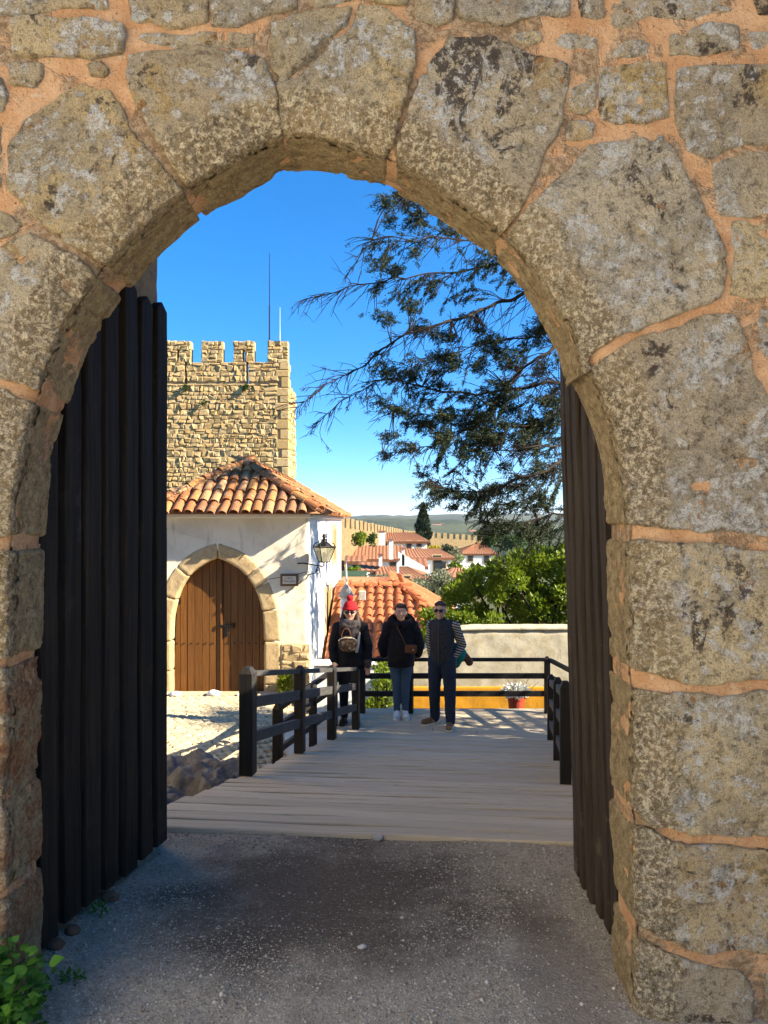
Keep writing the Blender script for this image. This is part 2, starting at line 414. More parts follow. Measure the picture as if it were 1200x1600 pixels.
MT['deck'] = m_wood('grey_weathered_deck', (0.56, 0.455, 0.315), (0.70, 0.58, 0.415), 'x', 0.8, 0.8, 0.15, (0.38, 0.30, 0.205), 0.5)
MT['rail'] = m_wood('black_stained_timber', (0.012, 0.010, 0.009), (0.026, 0.021, 0.018), 'z', 1.0, 0.6, 0.35, (0.06, 0.055, 0.05), 0.4)
MT['railside'] = m_wood('greyed_stained_timber', (0.045, 0.042, 0.04), (0.10, 0.095, 0.09), 'y', 1.0, 0.65, 0.35, (0.15, 0.145, 0.14), 0.4)
MT['doorwood'] = m_wood('varnished_brown_planks', (0.105, 0.040, 0.007), (0.20, 0.080, 0.015), 'z', 1.2, 0.5, 0.35, (0.10, 0.04, 0.012), 0.4)
MT['iron'] = flat('dark_iron', (0.018, 0.017, 0.016), 0.5, 0.4, 0.6)
MT['gravel'] = m_gravel()
MT['pebble'] = m_rubble('gravel_chips', (0.20, 0.17, 0.13), (0.62, 0.56, 0.46), (0.20, 0.175, 0.14), 8.0, 0.2)
MT['rock'] = m_rubble('dark_outcrop', (0.15, 0.145, 0.14), (0.15, 0.145, 0.14), (0.27, 0.255, 0.24), 1.0, 1.0)
MT['earth'] = flat('dry_earth', (0.22, 0.17, 0.10), 0.95, 0.1, var=0.35, sc=2)

# ================================================================== the gate wall
YF, YI = 2.30, 2.56               # front face, back of the arch ring
inner_px = [(66, 1700), (64, 1560), (60, 1480), (63, 1390), (61, 1300), (60, 1240), (54, 1175), (60, 1150), (61, 1090), (58, 1030), (63, 1000), (64, 900),
            (66, 850), (72, 765), (85, 692), (101, 638), (122, 578), (152, 518), (196, 455), (232, 412), (265, 380), (295, 352), (332, 325),
            (382, 299), (430, 273), (456, 264), (474, 262), (520, 267), (560, 279), (602, 293), (662, 322), (702, 349), (742, 378), (784, 412),
            (817, 455), (850, 506), (872, 545), (890, 582), (907, 618), (926, 664), (940, 720), (948, 780), (951, 836), (950, 900), (954, 980),
            (953, 1035), (955, 1100), (957, 1160), (955, 1240), (958, 1330), (961, 1400), (960, 1480), (964, 1560), (966, 1700)]
def catmull(pts, k=6):
    pts = np.array(pts, float); out = []
    for i in range(len(pts) - 1):
        p0, p1, p2, p3 = pts[max(i - 1, 0)], pts[i], pts[i + 1], pts[min(i + 2, len(pts) - 1)]
        for t in np.arange(k) / k:
            out.append(0.5 * ((2 * p1) + (-p0 + p2) * t + (2 * p0 - 5 * p1 + 4 * p2 - p3) * t * t + (-p0 + 3 * p1 - 3 * p2 + p3) * t ** 3))
    out.append(pts[-1]); return np.array(out)
ARCH = catmull([((x - 600) / FOC * YI, EYE + (815 - y) / FOC * YI) for x, y in inner_px], 6)   # (x, z) from left foot over the crown to right foot
def fpx(p): return ((p[0] - 600) / FOC * YF, EYE + (815 - p[1]) / FOC * YF)
def near(p):
    q = np.array(fpx(p)); return int(np.argmin(((ARCH - q) ** 2).sum(1)))

def rough_line(pts, seed, step=0.018, amp=0.009):
    """subdivide an open polyline and roughen it"""
    out = []
    for a, b in zip(pts[:-1], pts[1:]):
        a = np.array(a); b = np.array(b); n = max(1, int(np.linalg.norm(b - a) / step))
        for t in np.arange(n) / n: out.append(a + (b - a) * t)
    out.append(np.array(pts[-1])); out = np.array(out)
    q = np.c_[out, np.full(len(out), seed * 1.37)]
    j = np.c_[fbm(q, 11, 4, seed, 0.65), fbm(q, 11, 4, seed + 50, 0.65)] * amp * 2.0
    j[0] = 0; j[-1] = 0
    return out + j

gate = thing('gate_wall', (-0.2, 2.6, 0), 'pale lichened stone gateway wall with pointed arch and orange mortar joints', 'wall')
rs = random.Random(5)
def stone_from(poly, y0, y1, seed, voxel=0.0085, amp=0.010, sm=1, crack=None, mat='stone', grow=0.003):
    poly = np.array([tuple(p) for p in poly]); cen = poly.mean(0); dv = poly - cen
    poly = cen + dv * (1 + grow / np.maximum(np.linalg.norm(dv, axis=1), 0.02))[:, None]
    V, F = prism_geo([tuple(p) for p in poly], y0, y1)
    A, Q = remesh(V, F, voxel, sm)
    N = vnormals(A, Q)
    d = fbm(A, 5.0, 4, seed) * amp * 0.7 + fbm(A, 26.0, 4, seed + 9, 0.65) * 0.005
    pits = np.clip(fbm(A, 14.0, 4, seed + 31, 0.6) - 0.2, 0, 1) * 0.035
    A = A + N * (d - pits)[:, None]
    ds = np.full(len(A), 9.0)
    for q in ARCH[::2]: ds = np.minimum(ds, np.hypot(A[:, 0] - q[0], A[:, 2] - q[1]))
    A[:, 1] += np.where(A[:, 1] < y0 + 0.06, np.clip(1 - ds / 0.13, 0, 1) ** 2 * 0.045, 0)
    if crack is not None:
        c = np.array(crack)
        best = np.full(len(A), 9.0)
        q = A[:, [0, 2]] + np.c_[fbm(A, 30, 2, 3), fbm(A, 30, 2, 4)] * 0.006
        for a, b in zip(c[:-1], c[1:]):
            ab = b - a; t = np.clip(((q - a) @ ab) / (ab @ ab), 0, 1)
            best = np.minimum(best, np.linalg.norm(q - (a + t[:, None] * ab), axis=1))
        A[:, 1] += np.where(A[:, 1] < y0 + 0.08, np.clip(1 - best / 0.012, 0, 1) * 0.03, 0)
    cy = A[Q, 1].mean(1)
    A = np.c_[A, ds]; A, Q = drop_faces(A, Q, cy < y1 - 0.012); me = mesh('stone', A[:, :3], Q)
    if len(me.vertices) == len(A): me.attributes.new('arris', 'FLOAT', 'POINT').data.foreach_set('value', A[:, 3].astype(np.float32))
    return obj('stone', me, MT[mat], gate, True)

# arch and jamb stones: start and end on the arris (pixels on the front face), then the outline back from end to start
vouss = [
    ((-2, 1718), (-2, 1414), [(-120, 1412), (-300, 1420), (-300, 1718)]),
    ((-2, 1402), (-2, 1046), [(-140, 1050), (-290, 1044), (-290, 1400)]),
    ((0, 1034), (4, 862), [(-150, 858), (-240, 865), (-240, 1034)]),
    ((5, 846), (36, 622), [(0, 606), (-90, 600), (-260, 640), (-260, 848)]),
    ((44, 602), (146, 428), [(132, 410), (92, 388), (42, 363), (0, 384), (-60, 410), (-130, 470), (-120, 560), (-60, 582), (0, 594)]),
    ((166, 408), (266, 300), [(272, 284), (236, 240), (205, 195), (184, 160), (166, 140), (126, 131), (90, 150), (40, 186), (8, 226), (6, 290), (50, 338), (100, 374), (150, 404)]),
    ((288, 282), (428, 216), [(440, 200), (432, 150), (424, 108), (410, 90), (300, 72), (200, 84), (192, 110), (206, 152), (242, 216), (282, 272)]),
    ((444, 204), (598, 244), [(616, 214), (634, 150), (648, 90), (642, 46), (602, 14), (560, 5), (500, 16), (424, 34), (422, 70), (430, 120), (440, 196)]),
    ((616, 250), (772, 342), [(790, 352), (826, 312), (846, 262), (868, 204), (890, 130), (882, 96), (822, 80), (762, 54), (704, 54), (668, 102), (642, 160), (622, 222)]),
    ((796, 360), (896, 520), [(916, 566), (934, 546), (1000, 512), (1062, 488), (1128, 462), (1136, 392), (1112, 342), (1090, 300), (1062, 250), (1034, 210), (922, 226), (880, 272), (832, 316), (800, 352)]),
    ((914, 552), (990, 822), [(1120, 828), (1230, 836), (1262, 830), (1250, 700), (1200, 614), (1180, 588), (1170, 540), (1150, 492), (1128, 488), (1080, 502), (1000, 527), (948, 556), (920, 582)]),
    ((992, 846), (990, 1054), [(1030, 1056), (1080, 1070), (1200, 1062), (1290, 1058), (1290, 866), (1200, 864), (1158, 858), (1134, 850), (1010, 848)]),
    ((992, 1076), (996, 1272), [(1030, 1290), (1075, 1302), (1200, 1306), (1330, 1300), (1330, 1092), (1200, 1084), (1060, 1088), (1012, 1078)]),
    ((996, 1300), (1000, 1448), [(1030, 1466), (1075, 1484), (1200, 1494), (1280, 1490), (1280, 1330), (1200, 1330), (1070, 1320), (1020, 1302)]),
    ((1002, 1474), (1006, 1718), [(1180, 1718), (1176, 1620), (1178, 1540), (1160, 1522), (1090, 1510), (1030, 1488)]),
]
for k, (a, b, outer) in enumerate(vouss):
    i, j = near(a), near(b)
    arc = ARCH[i:j + 1]
    cn = np.mean([fpx(p) for p in outer] + [arc[0], arc[-1]], 0); og = [np.array(fpx(p)) for p in outer]; og = [q + (q - cn) / np.linalg.norm(q - cn) * 0.003 for q in og]
    arc = ARCH[i:j + 1]
    line = rough_line([arc[-1]] + og + [arc[0]], k + 1)
    poly = list(arc) + list(line[1:-1])
    front = YF + rs.uniform(-0.012, 0.002)
    crack = [np.array(fpx(p)) for p in ((556, 8), (545, 40), (512, 62), (490, 92), (455, 120))] if k == 7 else None
    o = stone_from(poly, front, YI + 0.03, k * 7 + 1, crack=crack, amp=0.013, mat='stone_red' if k in (0, 1) else 'stone', grow=0.0)

rubble_px = [
    [(-60, -40), (165, -40), (168, 8), (90, 14), (0, 22), (-60, 24)], [(15, 26), (100, 26), (194, 34), (192, 80), (110, 88), (20, 86)],
    [(198, -40), (320, -40), (322, 34), (260, 42), (205, 30)], [(326, -40), (440, -40), (466, 8), (420, 20), (370, 36), (326, 40)],
    [(216, 46), (300, 48), (398, 44), (400, 70), (330, 78), (250, 70), (214, 62)], [(12, 94), (62, 93), (66, 112), (50, 136), (10, 130)],
    [(134, 97), (158, 93), (173, 106), (166, 117), (142, 116)], [(-70, 110), (-4, 116), (13, 148), (4, 172), (-60, 170)],
    [(-60, 320), (8, 330), (36, 346), (20, 362), (-10, 372), (-60, 392)], [(-120, 190), (-20, 182), (2, 196), (-4, 300), (-110, 310)],
    [(650, -40), (706, -40), (708, 30), (680, 38), (652, 30)], [(712, -40), (888, -40), (888, 22), (850, 18), (800, 34), (714, 32)],
    [(952, -40), (1150, -40), (1144, 16), (1080, 26), (1030, 24), (980, 42), (954, 34)], [(1160, -40), (1260, -40), (1258, 12), (1190, 16)],
    [(802, 46), (845, 44), (850, 58), (826, 66), (800, 58)], [(868, 54), (930, 50), (935, 78), (890, 78), (866, 72)],
    [(956, 62), (990, 54), (1020, 62), (1022, 84), (958, 88)], [(1046, 52), (1100, 36), (1156, 36), (1160, 72), (1100, 84), (1046, 88)],
    [(1170, 44), (1230, 38), (1260, 44), (1258, 82), (1180, 76)], [(936, 100), (1000, 94), (1044, 98), (1046, 180), (1010, 196), (940, 186)],
    [(892, 134), (930, 118), (932, 160), (914, 176), (884, 170)], [(1062, 104), (1140, 98), (1270, 96), (1270, 224), (1170, 222), (1110, 244), (1076, 236), (1056, 190)],
    [(1112, 250), (1176, 232), (1260, 236), (1258, 330), (1180, 338), (1124, 336)], [(1146, 344), (1258, 344), (1260, 462), (1180, 466), (1142, 458)],
    [(1192, 482), (1280, 480), (1280, 560), (1204, 560), (1186, 530)], [(1206, 572), (1280, 574), (1276, 640), (1226, 610)],
    [(1196, 1526), (1300, 1520), (1300, 1718), (1198, 1718)], [(900, -40), (940, -40), (944, 26), (905, 30)], [(480, -40), (640, -40), (640, 6), (560, -2), (490, 10)],
    [(890, 184), (930, 192), (926, 214), (900, 222), (884, 212)],
]
for k, pl in enumerate(rubble_px):
    pts = [fpx(p) for p in pl]; line = rough_line(pts + [pts[0]], 100 + k, 0.025, 0.008)
    stone_from(line[:-1], YF + rs.uniform(-0.006, 0.006), YF + 0.13, 300 + k * 3, 0.009, 0.009, 3)
# the wall goes on outside the picture
def course_stones(x0, x1, z0, z1, seed):
    r = random.Random(seed); z = z0; n = 0
    while z < z1 - 0.05:
        h = min(r.uniform(0.2, 0.42), z1 - z); x = x0
        while x < x1 - 0.05:
            w = min(r.uniform(0.25, 0.7), x1 - x)
            g = 0.02; q = [(x + g, z + g), (x + w - g, z + g), (x + w - g, z + h - g), (x + g, z + h - g)]
            q = [(a + r.uniform(-0.012, 0.012), b + r.uniform(-0.012, 0.012)) for a, b in q]
            if w > 0.12 and h > 0.12:
                ln = rough_line(q + [q[0]], seed + n, 0.06, 0.012)
                stone_from(ln[:-1], YF + r.uniform(-0.01, 0.008), YF + 0.13, seed * 3 + n, 0.02, 0.012, 2)
            n += 1; x += w
        z += h
course_stones(-3.1, 3.3, 3.33, 5.1, 11)
course_stones(-3.1, -1.86, -0.1, 3.33, 23)
course_stones(1.5, 3.3, -0.1, 3.33, 37)
# mortar bed, recessed behind the stones, one piece with the arch opening cut out
n_ = len(ARCH); tan = np.gradient(ARCH, axis=0); nor = np.c_[-tan[:, 1], tan[:, 0]]; nor /= np.linalg.norm(nor, axis=1)[:, None]
if nor[n_ // 2][1] < 0: nor = -nor
bed = ARCH + nor * 0.007
poly = [(-3.2, -0.2)] + [tuple(p) for p in bed] + [(3.4, -0.2), (3.4, 5.2), (-3.2, 5.2)]
poly[1] = (bed[0][0], -0.2); poly[len(bed)] = (bed[-1][0], -0.2)
V, F = prism_geo(poly, YF + 0.013, YI + 0.02); A, Q = remesh(V, F, 0.021, 1); N = vnormals(A, Q)
ds = np.full(len(A), 9.0)
for q in ARCH[::2]: ds = np.minimum(ds, np.hypot(A[:, 0] - q[0], A[:, 2] - q[1]))
A[:, 1] += np.where(A[:, 1] < YF + 0.06, np.clip(1 - ds / 0.13, 0, 1) ** 2 * 0.045 + np.clip(1 - ds / 0.2, 0, 1) * 0.006, 0)
A = A + N * (fbm(A, 6, 4, 77) * 0.008 + fbm(A, 30, 2, 5) * 0.003)[:, None]
A, Q = drop_faces(A, Q, A[Q, 1].mean(1) < YI - 0.0)
obj('mortar_bed', mesh('mortar_bed', A, Q), MT['mortar'], gate, True)

# passage behind the arch: two side walls, the ceiling and the masonry above
def passage_wall(pts, z0, z1, name):
    V = [(x, y, z0) for x, y in pts] + [(x, y, z1) for x, y in pts]; n = len(pts)
    ar = sum(pts[i][0] * pts[(i + 1) % n][1] - pts[(i + 1) % n][0] * pts[i][1] for i in range(n))
    F = [tuple(range(n)), tuple(range(2 * n - 1, n - 1, -1))] + [(i, (i + 1) % n, (i + 1) % n + n, i + n) for i in range(n)]
    A, Q = remesh(V, F, 0.045, 1); N = vnormals(A, Q); A = A + N * (fbm(A, 4, 4, 91) * 0.022)[:, None]
    return obj(name, mesh(name, A, Q), MT['passage'], gate, True)
passage_wall([(-3.2, 2.59), (-1.40, 2.59), (-1.37, 2.75), (-1.145, 3.80), (-3.2, 3.80)], -1.6, 5.2, 'passage_side')
passage_wall([(0.97, 2.59), (3.4, 2.59), (3.4, 3.80), (1.06, 3.80)], -1.6, 5.2, 'passage_side')
passage_wall([(-1.5, 2.60), (1.2, 2.60), (1.2, 3.79), (-1.5, 3.79)], 3.75, 5.19, 'passage_ceiling')

# ================================================================== the two gate leaves
def gate_leaf(foot, tip, zb, zt, lean, npl, label, side, mat):
    root = thing('gate_leaf', (foot[0], foot[1], zb(0)), label, 'gate')
    f = np.array(foot); t = np.array(tip); L = np.linalg.norm(t - f); u = (t - f) / L; nrm = np.array([u[1], -u[0]]) * side   # towards the passage
    r = random.Random(int(L * 1000)); w = L / npl
    ang = math.atan2(u[1], u[0])
    def slab(name, a, b, z0, z1, n0, n1, point=0.0, mt=None):
        m = MB(); V = []
        for (s, z) in ((a, z0), (b, z0 - 0.004), (b, z1 - point), ((a + b) / 2, z1), (a, z1 - point)):
            for n in (n0, n1):
                p = f + u * s + nrm * n
                V.append((p[0] + lean * (z / 2.5) * 1.0, p[1], z))
        F = [(0, 2, 4, 6, 8), (9, 7, 5, 3, 1)] + [(2 * i, 2 * i + 1, (2 * i + 3) % 10, (2 * i + 2) % 10) for i in range(5)]
        me = mesh(name, V, F); bm = bmesh.new(); bm.from_mesh(me); bmesh.ops.recalc_face_normals(bm, faces=bm.faces[:])
        bmesh.ops.bevel(bm, geom=bm.edges[:], offset=0.004, segments=1, affect='EDGES')
        bmesh.ops.subdivide_edges(bm, edges=[e for e in bm.edges if e.calc_length() > 0.8], cuts=24)
        bm.to_mesh(me); bm.free()
        q = np.empty(len(me.vertices) * 3, np.float32); me.vertices.foreach_get('co', q); q = q.reshape(-1, 3)
        wob = fbm(np.c_[q[:, 2] * 3, np.full(len(q), a * 31), q[:, 0] * 0], 1.0, 3, 6) * 0.004
        q[:, 0] += u[0] * wob + nrm[0] * wob; q[:, 1] += u[1] * wob + nrm[1] * wob
        me.vertices.foreach_set('co', q.ravel().astype(np.float32)); me.update()
        return obj(name, me, mt or mat, root)
    for k in range(npl):
        a, b = k * w, (k + 1) * w
        top = zt + r.uniform(-0.02, 0.02); bot = zb((k + 0.5) / npl) + r.uniform(0.0, 0.025)
        step = 0.0 if k % 2 == 0 else -0.006
        slab('plank', a + 0.004, b - 0.004 - (0.25 if side > 0 else 0.36) * w, bot, top, -0.03, 0.026 + step + r.uniform(-0.009, 0.006), 0.04)
        slab('cover_strip', b - (0.26 if side > 0 else 0.37) * w, b + 0.003, bot + r.uniform(0.0, 0.03), top - 0.03, -0.045, r.uniform(-0.022, -0.004) - (0.016 if side < 0 else 0), 0.01, MT['tar'])
    # ledges on the far side hold the planks together
    for z in (0.45, 1.35, 2.2):
        m = MB(); a = f + nrm * -0.055; b = t + nrm * -0.055
        m.bar((a[0] + lean * z / 2.5, a[1], z), (b[0] + lean * z / 2.5, b[1], z), 0.05, 0.14, 0.005); m.build('ledge', mat, root)
    return root
gate_leaf((-1.268, 2.68), (-1.09, 3.73), lambda t: 0.045 - 0.055 * t, 2.68, 0.0, 7, 'black tarred plank gate leaf standing open on the left of the passage', 1, MT['tar'])
gate_leaf((0.868, 2.66), (0.905, 3.50), lambda t: 0.02 - 0.055 * t, 2.75, -0.075, 6, 'dark weathered plank gate leaf standing open along the right jamb', -1, MT['tar_old'])

# ================================================================== ground inside the gate
def grav_z(x, y):
    y = np.asarray(y, float); x = np.asarray(x, float)
    z = np.interp(y, [-12, 1.5, 2.5, 3.2, 4.02, 4.3], [0.1, 0.06, 0.045, 0.0, -0.078, -0.09])
    p = np.c_[x.ravel(), y.ravel(), np.zeros(x.size)]
    over = y.ravel() - (4.11 - 0.105 * (x.ravel() + 1.22))
    z = z - (np.clip(over / 0.08, 0, 1) * 0.12).reshape(z.shape)
    return z + (fbm(p, 1.6, 3, 8) * 0.012 + fbm(p, 9, 2, 18) * 0.004).reshape(z.shape)
def sheet(name, xs, ys, zf, mat, parent=None):
    X, Y = np.meshgrid(xs, ys); Z = zf(X, Y); V = np.c_[X.ravel(), Y.ravel(), Z.ravel()]
    nx, ny = len(xs), len(ys); I = np.arange(nx * ny).reshape(ny, nx)
    Q = np.c_[I[:-1, :-1].ravel(), I[:-1, 1:].ravel(), I[1:, 1:].ravel(), I[1:, :-1].ravel()]
    return obj(name, mesh(name, V, Q), mat, parent, True)
xs = np.r_[np.linspace(-12, -1.6, 30)[:-1], np.linspace(-1.6, 1.6, 107), np.linspace(1.6, 12, 30)[1:]]
ys = np.linspace(1.1, 4.3, 107)
tag(sheet('gravel_path', xs, ys, grav_z, MT['gravel']), 'grey trodden gravel with a dark worn patch inside the gateway', None, None, 'structure')

rg = np.random.default_rng(4)
n = 90000
x = rg.uniform(-1.3, 1.05, n); y = 1.5 + 2.5 * rg.power(0.9, n)
p = np.c_[x, y, np.zeros(n)]
rr = ((x + 0.22) / 0.62) ** 2 + ((y - 3.25) / 0.60) ** 2 + fbm(p, 2.2, 4, 61) * 1.2
r2 = ((x - 0.62) / 0.14) ** 2 + ((y - 2.55) / 0.6) ** 2 + fbm(p, 2.2, 4, 61) * 1.2
rr0 = ((x + 0.22) / 0.62) ** 2 + ((y - 3.25) / 0.60) ** 2
keep = (rg.random(n) < np.clip(rr0 * 0.6 - 0.1, 0.06, 1)) & ((r2 > 0.9) | (rg.random(n) < 0.25))
keep &= (fbm(p, 3, 3, 12) > -0.25) | (rg.random(n) < 0.4)
keep &= y < 4.10 - (x + 1.2) * 0.105
x, y = x[keep], y[keep]; n = len(x); z = grav_z(x, y)
s = rg.lognormal(-5.95, 0.45, n); s = np.clip(s, 0.0015, 0.012)
unit = np.array([(1, 0, 0), (0, 1, 0), (-1, 0, 0), (0, -1, 0), (0, 0, .75), (0, 0, -.5)], float)
a = rg.uniform(0, 6.28, n); ca, sa = np.cos(a), np.sin(a)
sc = rg.uniform(0.6, 1.3, (n, 6))
U = unit[None] * sc[..., None] * s[:, None, None]
V = np.stack([U[..., 0] * ca[:, None] - U[..., 1] * sa[:, None] + x[:, None], U[..., 0] * sa[:, None] + U[..., 1] * ca[:, None] + y[:, None], U[..., 2] + z[:, None] + s[:, None] * 0.2], -1).reshape(-1, 3)
T = np.array([(0, 1, 4), (1, 2, 4), (2, 3, 4), (3, 0, 4), (1, 0, 5), (2, 1, 5), (3, 2, 5), (0, 3, 5)])
F = (T[None] + (np.arange(n) * 6)[:, None, None]).reshape(-1, 3)
tag(obj('gravel', mesh('gravel', V, F), MT['pebble']), 'small pale gravel chips strewn over the passage floor', 'gravel', None, 'stuff')
# larger loose stones
def pebble_mesh(name, r, seed, sub=2, flat_=0.6, rough=0.25):
    bm = bmesh.new(); bmesh.ops.create_icosphere(bm, subdivisions=sub, radius=1.0)
    A = np.array([v.co[:] for v in bm.verts]); d = 1 + fbm(A + seed * 3.1, 1.3, 3, seed) * rough * 2
    for v, k in zip(bm.verts, d): v.co = Vector((v.co.x * k * r[0], v.co.y * k * r[1], v.co.z * k * r[2]))
    me = bpy.data.meshes.new(name); bm.to_mesh(me); bm.free(); return me
MT['loose'] = m_rubble('loose_stone', (0.42, 0.40, 0.37), (0.5, 0.47, 0.43), (0.3, 0.27, 0.24), 4, 0.5)
MT['redstone'] = m_rubble('red_brown_stone', (0.16, 0.085, 0.05), (0.2, 0.11, 0.07), (0.1, 0.06, 0.04), 4, 0.5)
for (px, py, d, sz, mt, lb) in ((589, 1303, 3.86, 0.03, 'loose', 'pale loose stone lying at the edge of the bridge planks'),
                            (566, 1492, 2.72, 0.016, 'loose', 'small white pebble lying in the dark earth patch'),
                            (172, 1403, 3.12, 0.038, 'redstone', 'red brown stone wedged under the third left gate plank'),
                            (112, 1458, 2.84, 0.032, 'redstone', 'flat red brown stone wedged under the left gate leaf'),
                            (85, 1488, 2.72, 0.034, 'redstone', 'brown stone wedged at the foot of the left jamb')):
    q = P(px, py, d); zz = float(grav_z(np.array([q[0]]), np.array([d]))[0])
    tag(obj('loose_stone', pebble_mesh('loose_stone', (sz, sz * 0.8, sz * 0.6), px, 2), MT[mt], None, True, (q[0], d, zz + sz * 0.35)), lb, 'stone')

MT['paving'] = m_rubble('pale_limestone_paving', (0.56, 0.51, 0.42), (0.60, 0.55, 0.46), (0.50, 0.44, 0.35), 2.0, 0.4)  # pale so the unseen forecourt bounces sunlight onto the gate wall
tag(sheet('forecourt', np.linspace(-14, 14, 57), np.linspace(-16, 1.13, 36), lambda x, y: grav_z(x, y) + 0.004, MT['paving']), 'unseen forecourt in front of the gate, paved pale to bounce sunlight', None, None, 'structure')

# ================================================================== terrain
def ground_z(x, y):
    z = np.interp(y, [-5000, -60, -14, 3.9, 4.15, 5.0, 8.3, 10.6, 11.35, 12.0, 13.6, 15, 24, 60, 110, 250, 700, 1600, 12000],
                  [-60, -6, -0.2, -0.35, -0.9, -1.2, -1.35, -1.38, -1.42, -1.85, -2.0, -3.2, -4.6, -5.0, -8.5, -20, -48, -55, -55])
    left = np.interp(y, [-5000, -60, -14, 3.9, 4.15, 5.0, 8.3, 12.95, 24, 32, 60, 110, 250, 700, 1600, 12000],
                     [-60, -6, -0.2, -0.35, -0.6, -0.72, -1.04, -1.46, -1.9, -4.2, -6.5, -9.5, -20, -48, -55, -55])
    k = np.clip((-1.0 - x) / 0.8, 0, 1)
    z = z * (1 - k) + left * k
    side = np.clip((np.abs(x) - 25) / 60, 0, 1)
    p = np.c_[x.ravel() * 0.01, y.ravel() * 0.01, np.zeros(x.size)]
    return z - side * np.clip(np.abs(y) / 40, 0.2, 1) * 4 + (fbm(p, 1.0, 3, 3) * 2.0).reshape(x.shape) * np.clip((y - 60) / 100, 0, 1)
def graded(lo, near_lo, near_hi, hi, step, n):
    a = np.arange(near_lo, near_hi + 1e-6, step)
    return np.r_[(near_lo - np.geomspace(step, near_lo - lo, n))[::-1], a, near_hi + np.geomspace(step, hi - near_hi, n)]
def m_land():
    m = Mat('grass_and_fields'); f = m.noise(0.02, 5, 0.6); g = m.noise(0.6, 6, 0.65); h = m.noise(9, 4)
    c = m.mix(m.ss(f, 0.4, 0.6), (0.045, 0.06, 0.022), (0.10, 0.10, 0.045)); c = m.mix(m.ss(g, 0.5, 0.7, 0, 0.6), c, (0.12, 0.10, 0.055))
    c = m.mix(m.ss(h, 0.5, 0.7, 0, 0.4), c, (0.03, 0.045, 0.015))
    return m.done(c, 0.95, h, 0.4, 0.05, 0.1)
MT['land'] = m_land()
gx = graded(-9000, -14, 16, 9000, 0.75, 34); gy = graded(-5000, -14, 26, 12000, 0.6, 44)
tag(sheet('ground', gx, gy, ground_z, MT['land']), 'grassy ground falling away from the castle hill', None, None, 'structure')
def gz(x, y): return float(ground_z(np.array([float(x)]), np.array([float(y)]))[0])

# distant wooded hills
def m_hill(name, a, b):
    m = Mat(name); f = m.noise(0.004, 6, 0.65); g = m.noise(0.03, 5, 0.7)
    c = m.mix(m.ss(f, 0.42, 0.58), a, b); c = m.mix(m.ss(g, 0.5, 0.62, 0, 0.6), c, tuple(x * 0.4 for x in a))
    return m.done(c, 1.0, g, 0.8, 6.0, 0.0)
def hill(y0, depth, h0, amp, seed, mat, label, base=-60):
    xs = np.linspace(-y0 * 1.1, y0 * 1.1, 220); vs_ = np.linspace(0, 1, 16)
    X, T = np.meshgrid(xs, vs_); Y = y0 + T * depth
    crest = h0 + fbm(np.c_[xs, np.zeros(220), np.zeros(220)], 9.0 / y0, 6, seed, 0.6) * amp
    Z = base + (crest[None] - base) * np.sin(np.clip(T, 0, 1) * PI) ** 0.7
    Z = Z + (fbm(np.c_[X.ravel(), Y.ravel(), np.zeros(X.size)], 0.004, 4, seed + 3) * 8).reshape(Z.shape)
    V = np.c_[X.ravel(), Y.ravel(), Z.ravel()]; I = np.arange(X.size).reshape(X.shape)
    Q = np.c_[I[:-1, :-1].ravel(), I[:-1, 1:].ravel(), I[1:, 1:].ravel(), I[1:, :-1].ravel()]
    tag(obj('hills', mesh('hills', V, Q), mat, None, True), label, None, None, 'structure')
MT['hill'] = m_hill('wooded_hills', (0.020, 0.038, 0.018), (0.06, 0.072, 0.034))
hill(900, 700, -12, 16, 5, MT['hill'], 'near wooded rise beyond the town wall')
hill(1900, 1000, 9, 22, 9, MT['hill'], 'long dark wooded hills on the horizon')
hill(3600, 1800, 30, 34, 14, MT['hill'], 'farthest low hills fading into the haze')

# ================================================================== cobbled square on the left
sq = tag(sheet('cobbled_square', np.linspace(-7.5, -0.55, 36), np.linspace(7.2, 13.0, 30), lambda x, y: ground_z(x, y) + 0.02 - 0.9 * np.clip(7.7 - y, 0, 1), MT['sand']), 'pale cobbled square in front of the small house', None, None, 'structure')
def stone_geo(w, h, depth, bev, r, jit):
    """block seen from +n: local axes u (w), v (h), n (depth)"""
    V = []
    for (k, ins, n) in ((0, 0, -depth * 0.6), (1, 0, depth * 0.35), (2, bev, depth)):
        for (su, sv) in ((-1, -1), (1, -1), (1, 1), (-1, 1)):
            j = jit if k else 0
            V.append((su * (w / 2 - ins) + r.uniform(-j, j), sv * (h / 2 - ins) + r.uniform(-j, j), n + r.uniform(-j, j) * (0.8 if k == 2 else 0)))
    F = [(8, 9, 10, 11)]
    for a, b in ((0, 4), (4, 8)):
        for i in range(4): F.append((a + i, a + (i + 1) % 4, b + (i + 1) % 4, b + i))
    return np.array(V), F
rc = random.Random(8)
cob = [mesh('cobble', *stone_geo(0.118, 0.118, 0.022, 0.022, rc, 0.012)) for _ in range(10)]
cells = []
y = 7.75; row = 0
while y < 12.75:
    x = -5.6 + (0.065 if row % 2 else 0) + rc.uniform(-0.01, 0.01)
    while x < -0.75 + 0.0 * y:
        cells.append((x + rc.uniform(-0.012, 0.012), y + rc.uniform(-0.012, 0.012))); x += 0.13
    y += 0.13; row += 1
def vis(c): return 262 + 3 < 600 + c[0] / c[1] * FOC
first = sorted([c for c in cells if vis(c)], key=lambda c: c[1])[:300]; fs = set(first)
rest = MB()
